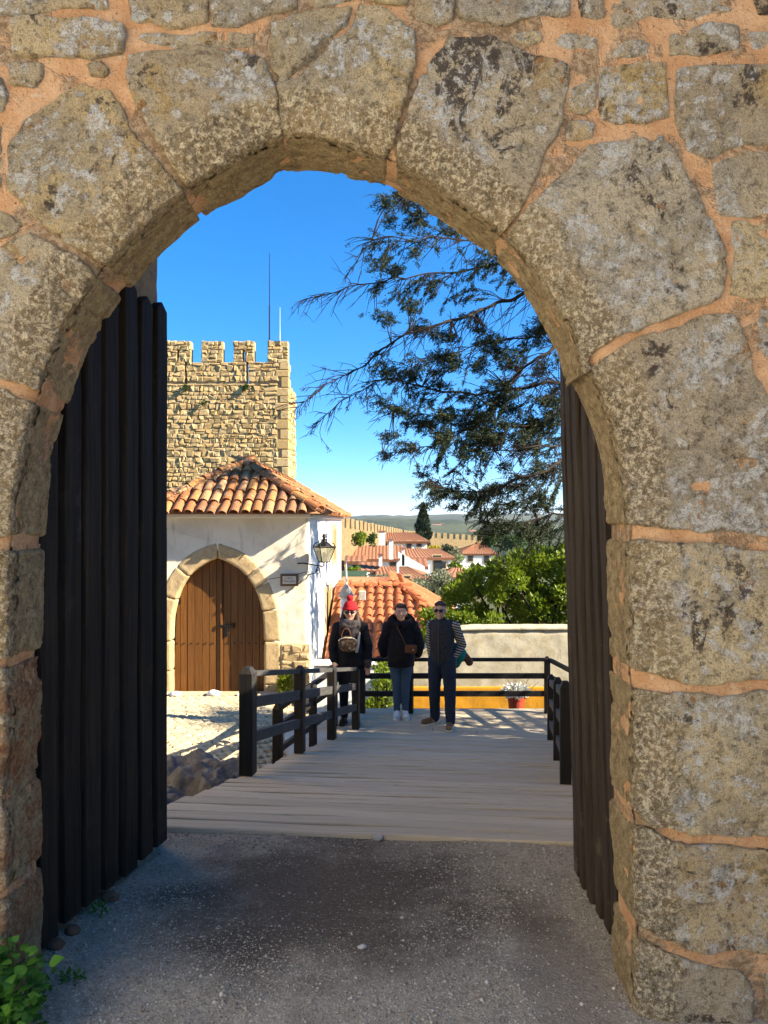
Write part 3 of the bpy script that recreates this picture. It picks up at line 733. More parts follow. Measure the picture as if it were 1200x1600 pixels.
for c in cells:
    z = gz(c[0], c[1]) + 0.022; a = rc.uniform(-0.12, 0.12); s = rc.uniform(0.9, 1.06)
    if c in fs: obj('cobble', rc.choice(cob), MT['cobble'], sq, False, (c[0], c[1], z), (rc.uniform(-.06, .06), rc.uniform(-.06, .06), a), (s, s, 1))
    else:
        V, F = stone_geo(0.118 * s, 0.118 * s, 0.022, 0.022, rc, 0.012)
        rest.add([(c[0] + v[0] * math.cos(a) - v[1] * math.sin(a), c[1] + v[0] * math.sin(a) + v[1] * math.cos(a), z + v[2]) for v in V], F)
tag(rest.build('cobble_field', MT['cobble'], sq), kind='stuff')
# stone edging in front of the house door
kerb = thing('kerb', (-3.0, 12.85, -1.45), 'low flat stone edging along the foot of the brown arched door', 'kerb')
xk = -4.4
while xk < -1.4:
    w = rc.uniform(0.5, 0.9); m = MB(); m.box((xk + w / 2, 12.86, gz(xk, 12.8) + 0.02), (w - 0.012, 0.24, 0.1), None, 0.012); m.build('edging_stone', MT['cobble'], kerb); xk += w

# dark rock outcrop beside the bridge
V = []; nx, ny = 170, 190
X, Y = np.meshgrid(np.linspace(-3.4, -0.72, nx), np.linspace(4.2, 7.95, ny))
pp = np.c_[X.ravel(), Y.ravel(), np.zeros(X.size)]
ridge = 1 - np.abs(fbm(pp + np.c_[pp[:, 1] * 0.5, pp[:, 0] * 0, pp[:, 0] * 0], 1.5, 4, 21)) * 1.6
edge = np.clip((X + 3.4) / 0.4, 0, 1) * np.clip((7.95 - Y) / 0.45, 0, 1)
lim = -0.1 - 0.19 * (Y - 4.1) / 0.986 - 0.12
Z = -1.2 + edge * (0.22 + 0.28 * ridge.reshape(X.shape) + 0.06 * (1 - np.abs(fbm(pp, 2.6, 4, 22, 0.5)) * 2).reshape(X.shape) + 0.06 * fbm(pp, 7, 5, 24, 0.6).reshape(X.shape)) - np.clip((X + 1.5) / 1.0, 0, 1) * 0.10
Z = np.minimum(Z, np.where(X > -1.35, lim - 0.05, 9))
V = np.c_[X.ravel(), Y.ravel(), Z.ravel()]; I = np.arange(nx * ny).reshape(ny, nx)
Q = np.c_[I[:-1, :-1].ravel(), I[:-1, 1:].ravel(), I[1:, 1:].ravel(), I[1:, :-1].ravel()]
tag(obj('rock_outcrop', mesh('rock_outcrop', V, Q), MT['rock'], None, True), 'dark rough rock outcrop beside the left edge of the bridge', 'rock')

# ================================================================== the wooden bridge
BO = np.array([-1.40, 4.12]); BA = math.radians(10.0); BU = np.array([math.sin(BA), math.cos(BA)]); BV = np.array([math.cos(BA), -math.sin(BA)])
def bz(s): return -0.045 - 0.187 * s
def bp(s, v, z=0.0):
    q = BO + BU * s + BV * v; return (q[0], q[1], bz(s) + z)
bridge = thing('footbridge', bp(2.8, 1.2, -0.3), 'grey plank footbridge sloping down from the gateway', 'bridge')
rb = random.Random(3); s = -0.02; k = 0
slope = math.atan(0.187)
rotm = Matrix.Rotation(-math.radians(6.0), 3, 'Z') @ Matrix.Rotation(-slope, 3, 'X')
wid = 2.60
while s < 5.62:
    w = rb.uniform(0.125, 0.155) if s > 0.6 else rb.uniform(0.19, 0.23)
    w = min(w, 5.64 - s)
    V, F = box_geo((wid + rb.uniform(-0.03, 0.03), w - rb.uniform(0.011, 0.020), 0.045), 0.006)
    me = mesh('plank', V, F); bm = bmesh.new(); bm.from_mesh(me)
    bmesh.ops.subdivide_edges(bm, edges=[e for e in bm.edges if e.calc_length() > 1.5], cuts=12); bm.to_mesh(me); bm.free()
    for v in me.vertices: v.co.z += 0.004 * math.sin(v.co.x * 2.1 + k * 1.3) + 0.0025 * math.sin(v.co.x * 7 + k * 2.1); v.co.y += 0.003 * math.sin(v.co.x * 3 + k)
    c = bp(s + w / 2, wid / 2 + rb.uniform(-0.015, 0.015), -0.0225 + rb.uniform(-0.003, 0.004))
    o = obj('plank', me, MT['deck'], bridge, False, c); o.rotation_euler = (rotm @ Matrix.Rotation(rb.uniform(-0.006, 0.006), 3, 'X')).to_euler()
    s += w; k += 1
for v in (0.14, 1.3, 2.46):
    m = MB(); m.bar(bp(-0.1, v, -0.13), bp(5.6, v, -0.13), 0.12, 0.16, 0.006); m.build('beam', MT['rail'], bridge)
for s_ in (2.2, 4.6):
    for v in (0.14, 2.46):
        q = bp(s_, v); m = MB(); m.box((q[0], q[1], (q[2] - 0.2 - 1.6) / 2), (0.14, 0.14, abs(q[2] - 0.2 + 1.6)), None, 0.006); m.build('trestle_post', MT['rail'], bridge)

# flat landing at the lower end
DZ = -1.10
deck = thing('landing_deck', (0.9, 9.9, DZ - 0.1), 'flat plank landing at the foot of the bridge with dappled sun', 'deck')
y = 9.12
while y < 10.62:
    w = rb.uniform(0.13, 0.155); x = -1.05
    while x < 2.9:
        L = min(rb.uniform(1.3, 2.4), 2.9 - x)
        V, F = box_geo((L - 0.008, w - 0.013, 0.05), 0.005)
        obj('plank', mesh('plank', V, F), MT['deck'], deck, False, (x + L / 2, y + w / 2, DZ - 0.025 + rb.uniform(-0.003, 0.003))); x += L
    y += w
for y_ in (9.3, 10.5):
    m = MB(); m.box((0.92, y_, DZ - 0.13), (3.9, 0.12, 0.15), None, 0.006); m.build('beam', MT['rail'], deck)
for x_ in (-0.9, 0.9, 2.7):
    m = MB(); m.box((x_, 10.35, (DZ - 0.2 - 1.9) / 2), (0.14, 0.14, abs(-1.9 - DZ + 0.2)), None, 0.006); m.build('trestle_post', MT['rail'], deck)

# ------------------------------------------------------------------ railings
def post(root, x, y, z, h, w=0.115):
    m = MB(); a = w / 2
    prof = [(a, 0), (a, h - 0.055), (a * 1.0, h - 0.05), (a * 0.45, h)]
    V = []; F = []
    for (q, zz) in prof:
        for (sx, sy) in ((-1, -1), (1, -1), (1, 1), (-1, 1)): V.append((sx * q, sy * q, zz))
    for i in range(3):
        for k in range(4): F.append((i * 4 + k, i * 4 + (k + 1) % 4, (i + 1) * 4 + (k + 1) % 4, (i + 1) * 4 + k))
    F.append((3, 2, 1, 0)); F.append((12, 13, 14, 15))
    me = mesh('post', V, F); bm = bmesh.new(); bm.from_mesh(me); bmesh.ops.bevel(bm, geom=bm.edges[:], offset=0.004, segments=1, affect='EDGES'); bm.to_mesh(me); bm.free()
    o = obj('post', me, MT['rail'], root, False, (x, y, z), (0, 0, -BA)); return o
def rail(root, a, b, w=0.04, h=0.07, mat='railside'):
    m = MB(); m.bar(a, b, w, h, 0.004); return m.build('rail', MT[mat], root)

fl = thing('railing', bp(3.6, 0.06), 'dark timber railing with four posts along the left of the bridge', 'railing')
SP = [1.62, 3.02, 4.28, 5.56]; HP = 0.83
for k, s_ in enumerate(SP):
    q = bp(s_, 0.07); post(fl, q[0], q[1], q[2] - 0.0, HP if k < 3 else 0.80, 0.108 if k == 0 else 0.092)
for a, b in zip(SP[:-1], SP[1:]):
    for hz in (0.775, 0.55, 0.28): rail(fl, bp(a + 0.055, 0.07, hz), bp(b - 0.055, 0.07, hz), 0.045, 0.045 if hz > 0.7 else 0.085)
fr = thing('railing', (1.8, 7.6, bz(3.4)), 'dark timber railing on the right of the bridge, half behind the gate leaf', 'railing')
RP = [(2.0, 2.48), (3.35, 2.50), (5.12, 2.52)]
for s_, v in RP: q = bp(s_, v); post(fr, q[0], q[1], q[2] - 0.0, 0.80, 0.085)
for a, b in zip(RP[:-1], RP[1:]):
    for hz in (0.70, 0.47, 0.22): rail(fr, bp(a[0] + 0.05, a[1], hz), bp(b[0] - 0.05, b[1], hz), 0.045, 0.075)
ff = thing('railing', (0.9, 10.42, DZ), 'black three-rail fence across the far edge of the landing', 'railing')
FX = [-0.30, 0.37, 2.30]
for k, x_ in enumerate(FX): post(ff, x_, 10.42, DZ, 0.80 if k else 0.72, 0.085 if k else 0.07)
for a, b in zip(FX[:-1], FX[1:]):
    for hz, hh in ((0.755, 0.05), (0.525, 0.075), (0.275, 0.075)): rail(ff, (a + 0.03, 10.42, DZ + hz), (b - 0.03, 10.42, DZ + hz), 0.04, hh, 'rail')
for hz in (0.755, 0.525, 0.275): rail(ff, (2.33, 10.38, DZ + hz), (2.62, 9.0, DZ + hz - 0.05), 0.04, 0.06, 'rail')
post(ff, 2.62, 8.95, DZ - 0.05, 0.80, 0.085)
fs_ = thing('railing', (-0.9, 8.2, -1.05), 'slanting dark handrail beside the ramp left of the bridge', 'railing')
A0 = P(434, 1190, 7.1); B0 = np.array([-0.66, 9.75, DZ])
post(fs_, A0[0], A0[1], A0[2] - 0.25, 0.56 + 0.25, 0.085)
post(fs_, B0[0], B0[1], DZ - 0.02, 0.80, 0.085)
mid_ = (A0 * 0.45 + B0 * 0.55); post(fs_, mid_[0], mid_[1], mid_[2] - 0.35, 0.66 + 0.35, 0.08)
for f0, f1 in ((0.50, 0.75), (0.33, 0.50), (0.10, 0.22)):
    rail(fs_, (A0[0], A0[1] + 0.04, A0[2] + f0), (B0[0], B0[1] - 0.04, DZ + f1), 0.045, 0.06, 'rail')
# paved ramp between the railing and the square
MT['pale'] = m_plaster('pale_render', (0.62, 0.57, 0.47), (0.40, 0.33, 0.24), 1.0, 0.6)
rp = MB(); L = [(-0.83, 6.9), (-0.98, 8.0), (-1.25, 9.3), (-1.25, 10.6)]; R_ = [(-0.70, 6.9), (-0.55, 8.0), (-0.42, 9.0), (-0.42, 9.1)]
V = [(x_, y_, gz(-1.6, y_) + 0.10) for x_, y_ in L] + [(x_, y_, gz(-1.6, y_) + 0.10) for x_, y_ in R_] + [(x_, y_, -1.7) for x_, y_ in L] + [(x_, y_, -1.7) for x_, y_ in R_]
F = []
for i in range(3): F += [(i, i + 4, i + 5, i + 1), (i, i + 1, i + 9, i + 8), (i + 4, i + 12, i + 13, i + 5)]
F += [(0, 8, 12, 4), (3, 7, 15, 11)]
rp.add(V, F); tag(rp.build('ramp', MT['pale']), 'pale paved ramp edge left of the bridge', None, None, 'structure')

# ================================================================== generic masonry and tiling
def rubble(root, regions, O, U, Vv, N, hr, wr, depth, mat, seed, limit=300, jit=0.02, gap=0.018, split=0.0):
    """courses of separate stones on the rectangles (u0, u1, v0, v1); the largest become parts, the rest one mass"""
    r = random.Random(seed); O, U, Vv, N = [np.array(q, float) for q in (O, U, Vv, N)]; items = []
    for (u0, u1, v0, v1) in regions:
        v = v0
        while v < v1 - 0.03:
            h = min(r.uniform(*hr), v1 - v)
            if v1 - v - h < hr[0] * 0.6: h = v1 - v
            u = u0
            while u < u1 - 0.02:
                w = min(r.uniform(*wr) * (1.5 if r.random() < 0.12 else 1), u1 - u)
                if u1 - u - w < wr[0] * 0.6: w = u1 - u
                def put(a, b, c, d): items.append((a, b, max(c - gap, 0.03), max(d - gap, 0.03)))
                q = r.random(); dv = r.uniform(-0.25, 0.25) * jit if h < v1 - v0 else 0
                if q < split and w > wr[0] * 1.1: k = r.uniform(0.35, 0.65); put(u + w / 2, v + h * k / 2, w, h * k); put(u + w / 2, v + h * (1 + k) / 2, w, h * (1 - k))
                else: put(u + w / 2, v + h / 2 + dv, w, h)
                u += w
            v += h
    items.sort(key=lambda q: -q[2] * q[3]); rest = MB()
    for k, (u, v, w, h) in enumerate(items):
        G, F = stone_geo(w, h, depth * r.uniform(0.6, 1.25), min(w, h) * 0.16, r, min(jit, min(w, h) * 0.24))
        Wd = O + U * 0 + np.outer(G[:, 0] + u, U) + np.outer(G[:, 1] + v, Vv) + np.outer(G[:, 2], N)
        if k < limit: obj('stone', mesh('stone', Wd, F), mat, root)
        else: rest.add(Wd, F)
    if rest.V: tag(rest.build('rubble_fill', mat, root), kind='stuff')

def tile_mesh(r0, r1, L, th=0.014, n=7):
    V = []; F = []
    for (rad, off) in ((0, 0), (1, th)):
        for j, t in enumerate((0, 1)):
            R = (r0 + (r1 - r0) * t) - off
            for k in range(n + 1):
                a = PI * k / n; V.append((-R * math.cos(a), t * L, R * math.sin(a) * 0.85 + t * 0.0))
    m = n + 1
    for k in range(n):
        F.append((k, k + 1, m + k + 1, m + k)); F.append((2 * m + k + 1, 2 * m + k, 3 * m + k, 3 * m + k + 1))
        F.append((k + 1, k, 2 * m + k, 2 * m + k + 1)); F.append((m + k, m + k + 1, 3 * m + k + 1, 3 * m + k))
    F.append((0, m, 3 * m, 2 * m)); F.append((n, 2 * m + n, 3 * m + n, m + n))
    me = mesh('roof_tile', V, F); return me
TILES = [tile_mesh(0.080 + 0.004 * k, 0.062 + 0.004 * k, 0.46) for k in range(3)]
BIGT = tile_mesh(0.108, 0.090, 0.48)
def frame(o, U, V, N, loc):
    M = Matrix(((U[0], V[0], N[0], loc[0]), (U[1], V[1], N[1], loc[1]), (U[2], V[2], N[2], loc[2]), (0, 0, 0, 1))); o.matrix_basis = M
def tile_slope(root, O, U, V, W, L, inside, mat, seed, pitch=0.2, expo=0.37, limit=300):
    r = random.Random(seed); O, U, V = Vector(O), Vector(U).normalized(), Vector(V).normalized(); N = U.cross(V)
    n = 0; ncol = int(W / pitch)
    for i in range(ncol):
        u = (i + 0.5) * W / ncol; j = 0; ju = r.uniform(-0.008, 0.008)
        while j * expo < L:
            v = j * expo + r.uniform(-0.03, 0.03)
            if inside(u, v + 0.12):
                me = r.choice(TILES)
                o = bpy.data.objects.new('roof_tile', me); COL.objects.link(o)
                if not me.materials: me.materials.append(mat)
                o.material_slots[0].link = 'OBJECT'; o.material_slots[0].material = mat
                tilt = 0.045 + r.uniform(-0.01, 0.02); yaw = r.uniform(-0.05, 0.05)
                U2 = U * math.cos(yaw) + V * math.sin(yaw); V2 = N.cross(U2)
                V3 = (V2 * math.cos(tilt) - N * math.sin(tilt)).normalized(); N3 = U2.cross(V3)
                frame(o, U2, V3, N3, O + U * (u + ju + r.uniform(-0.006, 0.006)) + V * v + N * (0.03 + r.uniform(0, 0.01)))
                attach(o, root); n += 1
            j += 1
    return n
def ridge_line(root, a, b, mat, seed, expo=0.36, up=(0, 0, 1), lift=0.05):
    r = random.Random(seed); a, b = Vector(a), Vector(b); d = (b - a); L = d.length; V = d.normalized(); U = V.cross(Vector(up)).normalized(); N = U.cross(V)
    t = 0.0
    while t < L - 0.1:
        o = bpy.data.objects.new('ridge_tile', BIGT); COL.objects.link(o)
        if not BIGT.materials: BIGT.materials.append(mat)
        o.material_slots[0].link = 'OBJECT'; o.material_slots[0].material = mat
        tl = 0.05 + r.uniform(-0.02, 0.02); V3 = (V * math.cos(tl) - N * math.sin(tl)).normalized(); N3 = U.cross(V3)
        frame(o, U, V3, N3, a + V * t + N * (lift + r.uniform(0, 0.012)) + U * r.uniform(-0.01, 0.01)); attach(o, root); t += expo

MT['tile_old'] = m_tile('old_barrel_tiles', [(0.31, 0.105, 0.038), (0.40, 0.17, 0.065), (0.34, 0.115, 0.042), (0.45, 0.25, 0.12), (0.24, 0.10, 0.05), (0.46, 0.22, 0.07)], (0.22, 0.145, 0.08))
MT['tile_new'] = m_tile('orange_barrel_tiles', [(0.36, 0.095, 0.035), (0.43, 0.14, 0.055), (0.38, 0.105, 0.04), (0.45, 0.175, 0.08)], (0.28, 0.115, 0.055))
MT['tile_far'] = m_tile('brown_roof', [(0.22, 0.085, 0.042), (0.29, 0.125, 0.065), (0.24, 0.09, 0.048)], (0.25, 0.15, 0.09))
MT['plaster'] = m_plaster('old_cream_plaster', (0.76, 0.68, 0.53), (0.55, 0.47, 0.34), 1.0, 0.55)
MT['white'] = m_plaster('whitewash', (0.80, 0.79, 0.75), (0.66, 0.64, 0.58), 0.8, 0.25)
MT['surround'] = m_rubble('sandstone_surround', (0.46, 0.33, 0.17), (0.52, 0.39, 0.22), (0.38, 0.27, 0.14), 1.5, 0.5)
MT['ochre'] = m_plaster('ochre_paint', (0.58, 0.27, 0.025), (0.42, 0.20, 0.03), 2.0, 0.6)
MT['beige'] = m_plaster('rough_beige_render', (0.52, 0.46, 0.34), (0.33, 0.27, 0.17), 2.4, 0.75)
MT['glass'] = flat('dark_window_glass', (0.03, 0.035, 0.04), 0.15, 0.5, var=0.1)
MT['shutter'] = flat('olive_shutter', (0.22, 0.17, 0.07), 0.7)

def wall_piece(name, V, F, voxel, amp, mat, root, sc=5.0, seed=1):
    A, Q = remesh(V, F, voxel, 1); N = vnormals(A, Q); A = A + N * ((fbm(A, sc, 4, seed)) * amp)[:, None]
    return obj(name, mesh(name, A, Q), mat, root, True)

# ================================================================== the small house with the brown arched door
HY = 13.0
def hp(px, py, d=HY): return ((px - 600) / FOC * d, EYE + (815 - py) / FOC * d)
house = thing('house', (-2.66, 18, -1.45), 'small cream house with hipped tile roof and brown arched door', 'house')
half_in = [(72, 1084), (72, 985), (68, 950), (58, 920), (42, 897), (22, 882), (0, 872)]
half_out = [(99, 1084), (98, 985), (93, 945), (80, 908), (60, 880), (34, 860), (0, 847)]
cx_ = 340
def curve(half, k=1.0): return catmull(half, 5)
hin, hout = curve(half_in), curve(half_out)
def mirror(c, s): return [hp(cx_ + s * x, y) for x, y in c]
midc = [((a[0] + b[0]) / 2, (a[1] + b[1]) / 2) for a, b in zip(hin, hout)]
hole = mirror(midc, -1) + mirror(midc, 1)[::-1][1:]
wl, wr_, wz0, wz1 = -4.0, -1.335, -2.0, 1.80
poly = [(wl, wz0), (hole[0][0], wz0)] + hole + [(hole[-1][0], wz0), (wr_, wz0), (wr_, wz1), (wl, wz1)]
V, F = prism_geo(poly, HY, HY + 0.3)
wall_piece('front_wall', V, F, 0.03, 0.016, MT['plaster'], house, 3.2, 4)
m = MB(); m.box((-1.45, (13.05 + 23) / 2, -1.6), (0.24, 23 - 13.05, 6.8)); V, F = m.V, m.F
wall_piece('side_wall', V, F, 0.07, 0.012, MT['white'], house, 3.0, 7)
m = MB(); m.box((-2.80, (13.35 + 22.9) / 2, -1.6), (2.35, 22.9 - 13.35, 6.78)); m.build('wall_core', MT['white'], house)
# door surround
def blocks(sgn, splits):
    for a, b in zip(splits[:-1], splits[1:]):
        i0, i1 = int(a * (len(hin) - 1)), int(b * (len(hin) - 1))
        pin = [hp(cx_ + sgn * x, y) for x, y in hin[i0:i1 + 1]]; po = [hp(cx_ + sgn * x * (1 + 0.0), y) for x, y in hout[i0:i1 + 1]]
        pl = pin + po[::-1]; c = np.mean(pl, 0); pl = [tuple(c + (np.array(q) - c) * 0.985) for q in pl]
        V, F = prism_geo(pl, HY - 0.018, HY + 0.24); o = wall_piece('surround_stone', V, F, 0.022, 0.006, MT['surround'], house, 9, int(a * 100) + 3)
for sg in (-1, 1): blocks(sg, [0.0, 0.045, 0.09, 0.165, 0.33, 0.5, 0.66, 1.0] if sg > 0 else [0.0, 0.08, 0.165, 0.4, 0.66, 1.0])
# planks of the two door leaves
x0, x1 = hp(cx_ - 74, 900)[0], hp(cx_ + 74, 900)[0]; np_ = 13
def door_top(x):
    px = 600 + x / HY * FOC - cx_; h = np.array(hin)[::-1]
    return EYE + (815 - np.interp(abs(px), h[:, 0], h[:, 1])) / FOC * HY + 0.02
rd = random.Random(2); zb_ = -1.44
for k in range(np_):
    a = x0 + (x1 - x0) * k / np_; b = x0 + (x1 - x0) * (k + 1) / np_
    pl = [(a + 0.004, zb_), (b - 0.004, zb_), (b - 0.004, min(door_top(b), door_top((a + b) / 2) + 0.05)), ((a + b) / 2, door_top((a + b) / 2)), (a + 0.004, min(door_top(a), door_top((a + b) / 2) + 0.05))]
    V, F = prism_geo(pl, HY + 0.195 + rd.uniform(-0.004, 0.004), HY + 0.25)
    obj('door_plank', mesh('door_plank', V, F), MT['doorwood'], house)
m = MB(); m.box((hp(cx_ + 2, 0)[0], HY + 0.185, (zb_ + 0.9) / 2), (0.035, 0.03, 0.9 - zb_ - 0.04), None, 0.005); m.build('door_astragal', MT['doorwood'], house)
lk = MB(); c = hp(350, 988); lk.box((c[0], HY + 0.18, c[1]), (0.07, 0.03, 0.20), None, 0.006)
c = hp(350, 980); lk.bar((c[0] - 0.14, HY + 0.175, c[1]), (c[0] + 0.15, HY + 0.175, c[1]), 0.03, 0.035)
lk.box((c[0] + 0.13, HY + 0.175, c[1]), (0.03, 0.035, 0.08), None, 0.004); lk.box((c[0] - 0.12, HY + 0.175, c[1]), (0.03, 0.035, 0.08), None, 0.004)
lk.build('door_lock', MT['iron'], house)
studs = MB()
for k in range(np_):
    xx = x0 + (x1 - x0) * (k + 0.5) / np_
    studs.lathe([(0.012, -0.006), (0.012, 0.0), (0.004, 0.006)], (xx, HY + 0.19, 0), 8)
for row in (1008,):
    for k in range(np_):
        xx = x0 + (x1 - x0) * (k + 0.5) / np_; o = MB(); o.box((xx, HY + 0.188, hp(0, row)[1]), (0.025, 0.02, 0.025), None, 0.006); o.build('door_stud', MT['iron'], house)
m = MB(); m.box(((x0 + x1) / 2, HY + 0.17, -1.46), (1.7, 0.4, 0.05), None, 0.01); m.build('door_sill', MT['surround'], house)
# bare masonry where the plaster has fallen at the corner
rubble(house, [(hp(440, 0)[0], hp(484, 0)[0], hp(0, 1084)[1], hp(0, 1007)[1])], (0, HY - 0.004, 0), (1, 0, 0), (0, 0, 1), (0, -1, 0), (0.08, 0.16), (0.10, 0.26), 0.03, MT['surround'], 41, 60, 0.03, 0.03, 0.25)
m = MB(); m.box(((hp(440, 0)[0] + hp(484, 0)[0]) / 2, HY - 0.006, (hp(0, 1084)[1] + hp(0, 1007)[1]) / 2), (0.50, 0.03, 0.88), None, 0.01); m.build('masonry_bed', MT['tower_bed'], house)
# side windows
for (pa, pb, ya, yb, nm) in ((508, 516.5, 922, 988, 0), (519, 524.5, 826, 876, 1)):
    dA, dB = 1.33 * FOC / (600 - pa), 1.33 * FOC / (600 - pb); dm = (dA + dB) / 2; za, zb2 = EYE + (815 - ya) / FOC * dm, EYE + (815 - yb) / FOC * dm
    w = MB()
    for (yy0, yy1, z0, z1) in ((dA - .12, dA + .05, zb2 - .1, za + .14), (dB - .05, dB + .12, zb2 - .1, za + .14), (dA + .05, dB - .05, za, za + .14), (dA + .05, dB - .05, zb2 - .1, zb2 + .02)):
        w.box((-1.325, (yy0 + yy1) / 2, (z0 + z1) / 2), (0.05, yy1 - yy0, z1 - z0), None, 0.006)
    win = w.build('window', MT['surround'], house)
    s_ = MB(); s_.box((-1.332, dm, (za + zb2) / 2 - 0.0), (0.035, dB - dA - 0.1, za - zb2 - 0.04), None, 0.004); s_.build('shutter', MT['shutter'], win)
    if nm == 0:
        sl = MB(); sl.box((-1.27, dm, zb2 - 0.2), (0.14, dB - dA + 0.3, 0.16), None, 0.02); sl.build('sill', MT['surround'], win)
# hipped roof
ex0, ex1, ey0, ey1, ez = -4.22, -1.11, 12.64, 23.2, 1.74; hw = (ex1 - ex0) / 2; pit = 0.622; az = ez + hw * pit; axm = (ex0 + ex1) / 2
E = [(ex0, ey0, ez), (ex1, ey0, ez), (ex1, ey1, ez), (ex0, ey1, ez)]; R0 = (axm, ey0 + hw, az); R1 = (axm, ey1 - hw, az)
V = E + [R0, R1]; F = [(0, 1, 4), (1, 2, 5, 4), (2, 3, 5), (3, 0, 4, 5), (3, 2, 1, 0)]
roof = obj('roof', mesh('roof', [(x, y, z - 0.0) for x, y, z in V], F), MT['tile_old'], house)
sl = math.sqrt(1 + pit * pit); Lf = hw * sl
tile_slope(roof, (ex0, ey0 - 0.04, ez - 0.03), (1, 0, 0), (0, 1, pit), 2 * hw, Lf, lambda u, v: v < Lf * (1 - abs(u - hw) / hw) - 0.02, MT['tile_old'], 5, 0.192)
tile_slope(roof, (ex1 + 0.04, ey0, ez - 0.03), (0, 1, 0), (-1, 0, pit), ey1 - ey0, Lf, lambda u, v: v < min(u, ey1 - ey0 - u) * sl - 0.02, MT['tile_old'], 6, 0.24)
ridge_line(roof, E[1], R0, MT['tile_old'], 1); ridge_line(roof, E[0], R0, MT['tile_old'], 2); ridge_line(roof, R0, R1, MT['tile_old'], 3); ridge_line(roof, E[2], R1, MT['tile_old'], 4)
# cornice under the eaves
m = MB(); m.box((axm, HY - 0.03, 1.70), (2.75, 0.1, 0.07), None, 0.01); m.box((-1.30, 18.02, 1.70), (0.1, 10.0, 0.07), None, 0.01); m.build('cornice', MT['white'], house)
# cables across the front
for k, pts in enumerate(([(262, 806 + 20), (300, 838), (340, 845)], [(420, 905), (455, 899), (482, 893)], [(440, 930), (462, 915), (485, 900)], [(438, 870), (462, 877), (482, 884)])):
    m = MB(); m.tube([(hp(x, y)[0], HY - 0.02, hp(x, y)[1]) for x, y in pts], 0.005, 5); m.build('cable', MT['plaster'] if k in (0, 3) else MT['iron'], house)
# white stones at the door foot
for k, (px, sz, lb) in enumerate(((274, 0.1, 'white stone lying at the left foot of the brown arched door'), (334, 0.12, 'white ring shaped stone at the middle of the brown arched door'), (373, 0.05, 'small white stone at the right foot of the brown arched door'))):
    x_ = (px - 600) / FOC * 12.72
    tag(obj('door_stone', pebble_mesh('door_stone', (sz, sz * 0.7, sz * 0.5), k + 40, 2), MT['white'], None, True, (x_, 12.72, gz(x_, 12.72) + 0.045 + sz * 0.3)), lb, 'stone')

# name plate on the house front
sg = thing('name_plate', (-1.66, HY - 0.03, 0.5), 'small brown bordered tile name plate between door and lantern', 'sign')
cpl = hp(452.5, 906); m = MB(); m.box((cpl[0], HY - 0.03, cpl[1]), (0.315, 0.03, 0.215), None, 0.006); m.build('plate', flat('brown_glazed_tile', (0.10, 0.05, 0.025), 0.3, 0.5, var=0.5, sc=60), sg)
m = MB(); m.box((cpl[0], HY - 0.047, cpl[1]), (0.235, 0.008, 0.135), None, 0.002); m.build('panel', flat('cream_glazed_tile', (0.62, 0.55, 0.43), 0.3, 0.5, var=0.1), sg)
MT['ink'] = flat('dark_lettering', (0.07, 0.045, 0.03), 0.5)
def text(body, size, loc, rotz, mat, parent, name='lettering'):
    cu = bpy.data.curves.new(name, 'FONT'); cu.body = body; cu.size = size; cu.align_x = 'CENTER'; cu.align_y = 'CENTER'; cu.extrude = 0.001
    t = bpy.data.objects.new('tmp', cu); COL.objects.link(t); dg = bpy.context.evaluated_depsgraph_get(); me = bpy.data.meshes.new_from_object(t.evaluated_get(dg)); bpy.data.objects.remove(t)
    return obj(name, me, mat, parent, False, loc, (PI / 2, 0, rotz))
text('LOPO', 0.052, (cpl[0] - 0.005, HY - 0.053, cpl[1] + 0.032), 0, MT['ink'], sg)
text('PRELUDES', 0.043, (cpl[0], HY - 0.053, cpl[1] - 0.024), 0, MT['ink'], sg)

# wall lantern on the corner
lan = thing('wall_lantern', (-1.30, 12.95, 0.75), 'black iron lantern with glass panes on a scroll bracket at the house corner', 'lantern')
d_l = 12.8; lc = P(506.5, 868, d_l)
MT['lglass'] = Mat('lantern_glass').done((0.75, 0.72, 0.55), 0.1, spec=0.5); 
_g = MT['lglass'].node_tree.nodes; [n for n in _g if n.type == 'BSDF_PRINCIPLED'][0].inputs['Transmission Weight'].default_value = 0.75
zt, zb3 = EYE + (815 - 854.5) / FOC * d_l, EYE + (815 - 878) / FOC * d_l; wt, wb = 0.145, 0.07
th = 0.5
def sqp(w, z, k): a = th + PI / 4 + k * PI / 2; return (lc[0] + w * 1.414 * math.cos(a), lc[1] + w * 1.414 * math.sin(a), z)
fr_ = MB()
for k in range(4):
    fr_.tube([sqp(wb, zb3, k), sqp(wt, zt, k)], 0.009, 6); fr_.tube([sqp(wb, zb3, k), sqp(wb, zb3, k + 1)], 0.009, 6); fr_.tube([sqp(wt, zt, k), sqp(wt, zt, k + 1)], 0.014, 6)
    fr_.tube([sqp(wt, zt, k), sqp(wt * 0.85, zt + 0.06, k), sqp(wt * 0.4, zt + 0.09, k)], 0.008, 6)
    fr_.tube([sqp(wb, zb3, k), sqp(wb * 1.35, zb3 - 0.05, k)], [0.008, 0.003], 5)
fr_.build('frame', MT['iron'], lan)
for k in range(4):
    a, b, c, d = [Vector(q) for q in (sqp(wb, zb3, k), sqp(wb, zb3, k + 1), sqp(wt, zt, k + 1), sqp(wt, zt, k))]
    nn = (b - a).cross(d - a).normalized() * 0.002; g = MB(); g.add([a - nn, b - nn, c - nn, d - nn, a + nn, b + nn, c + nn, d + nn], [(0, 3, 2, 1), (4, 5, 6, 7), (0, 1, 5, 4), (1, 2, 6, 5), (2, 3, 7, 6), (3, 0, 4, 7)]); g.build('pane', MT['lglass'], lan)
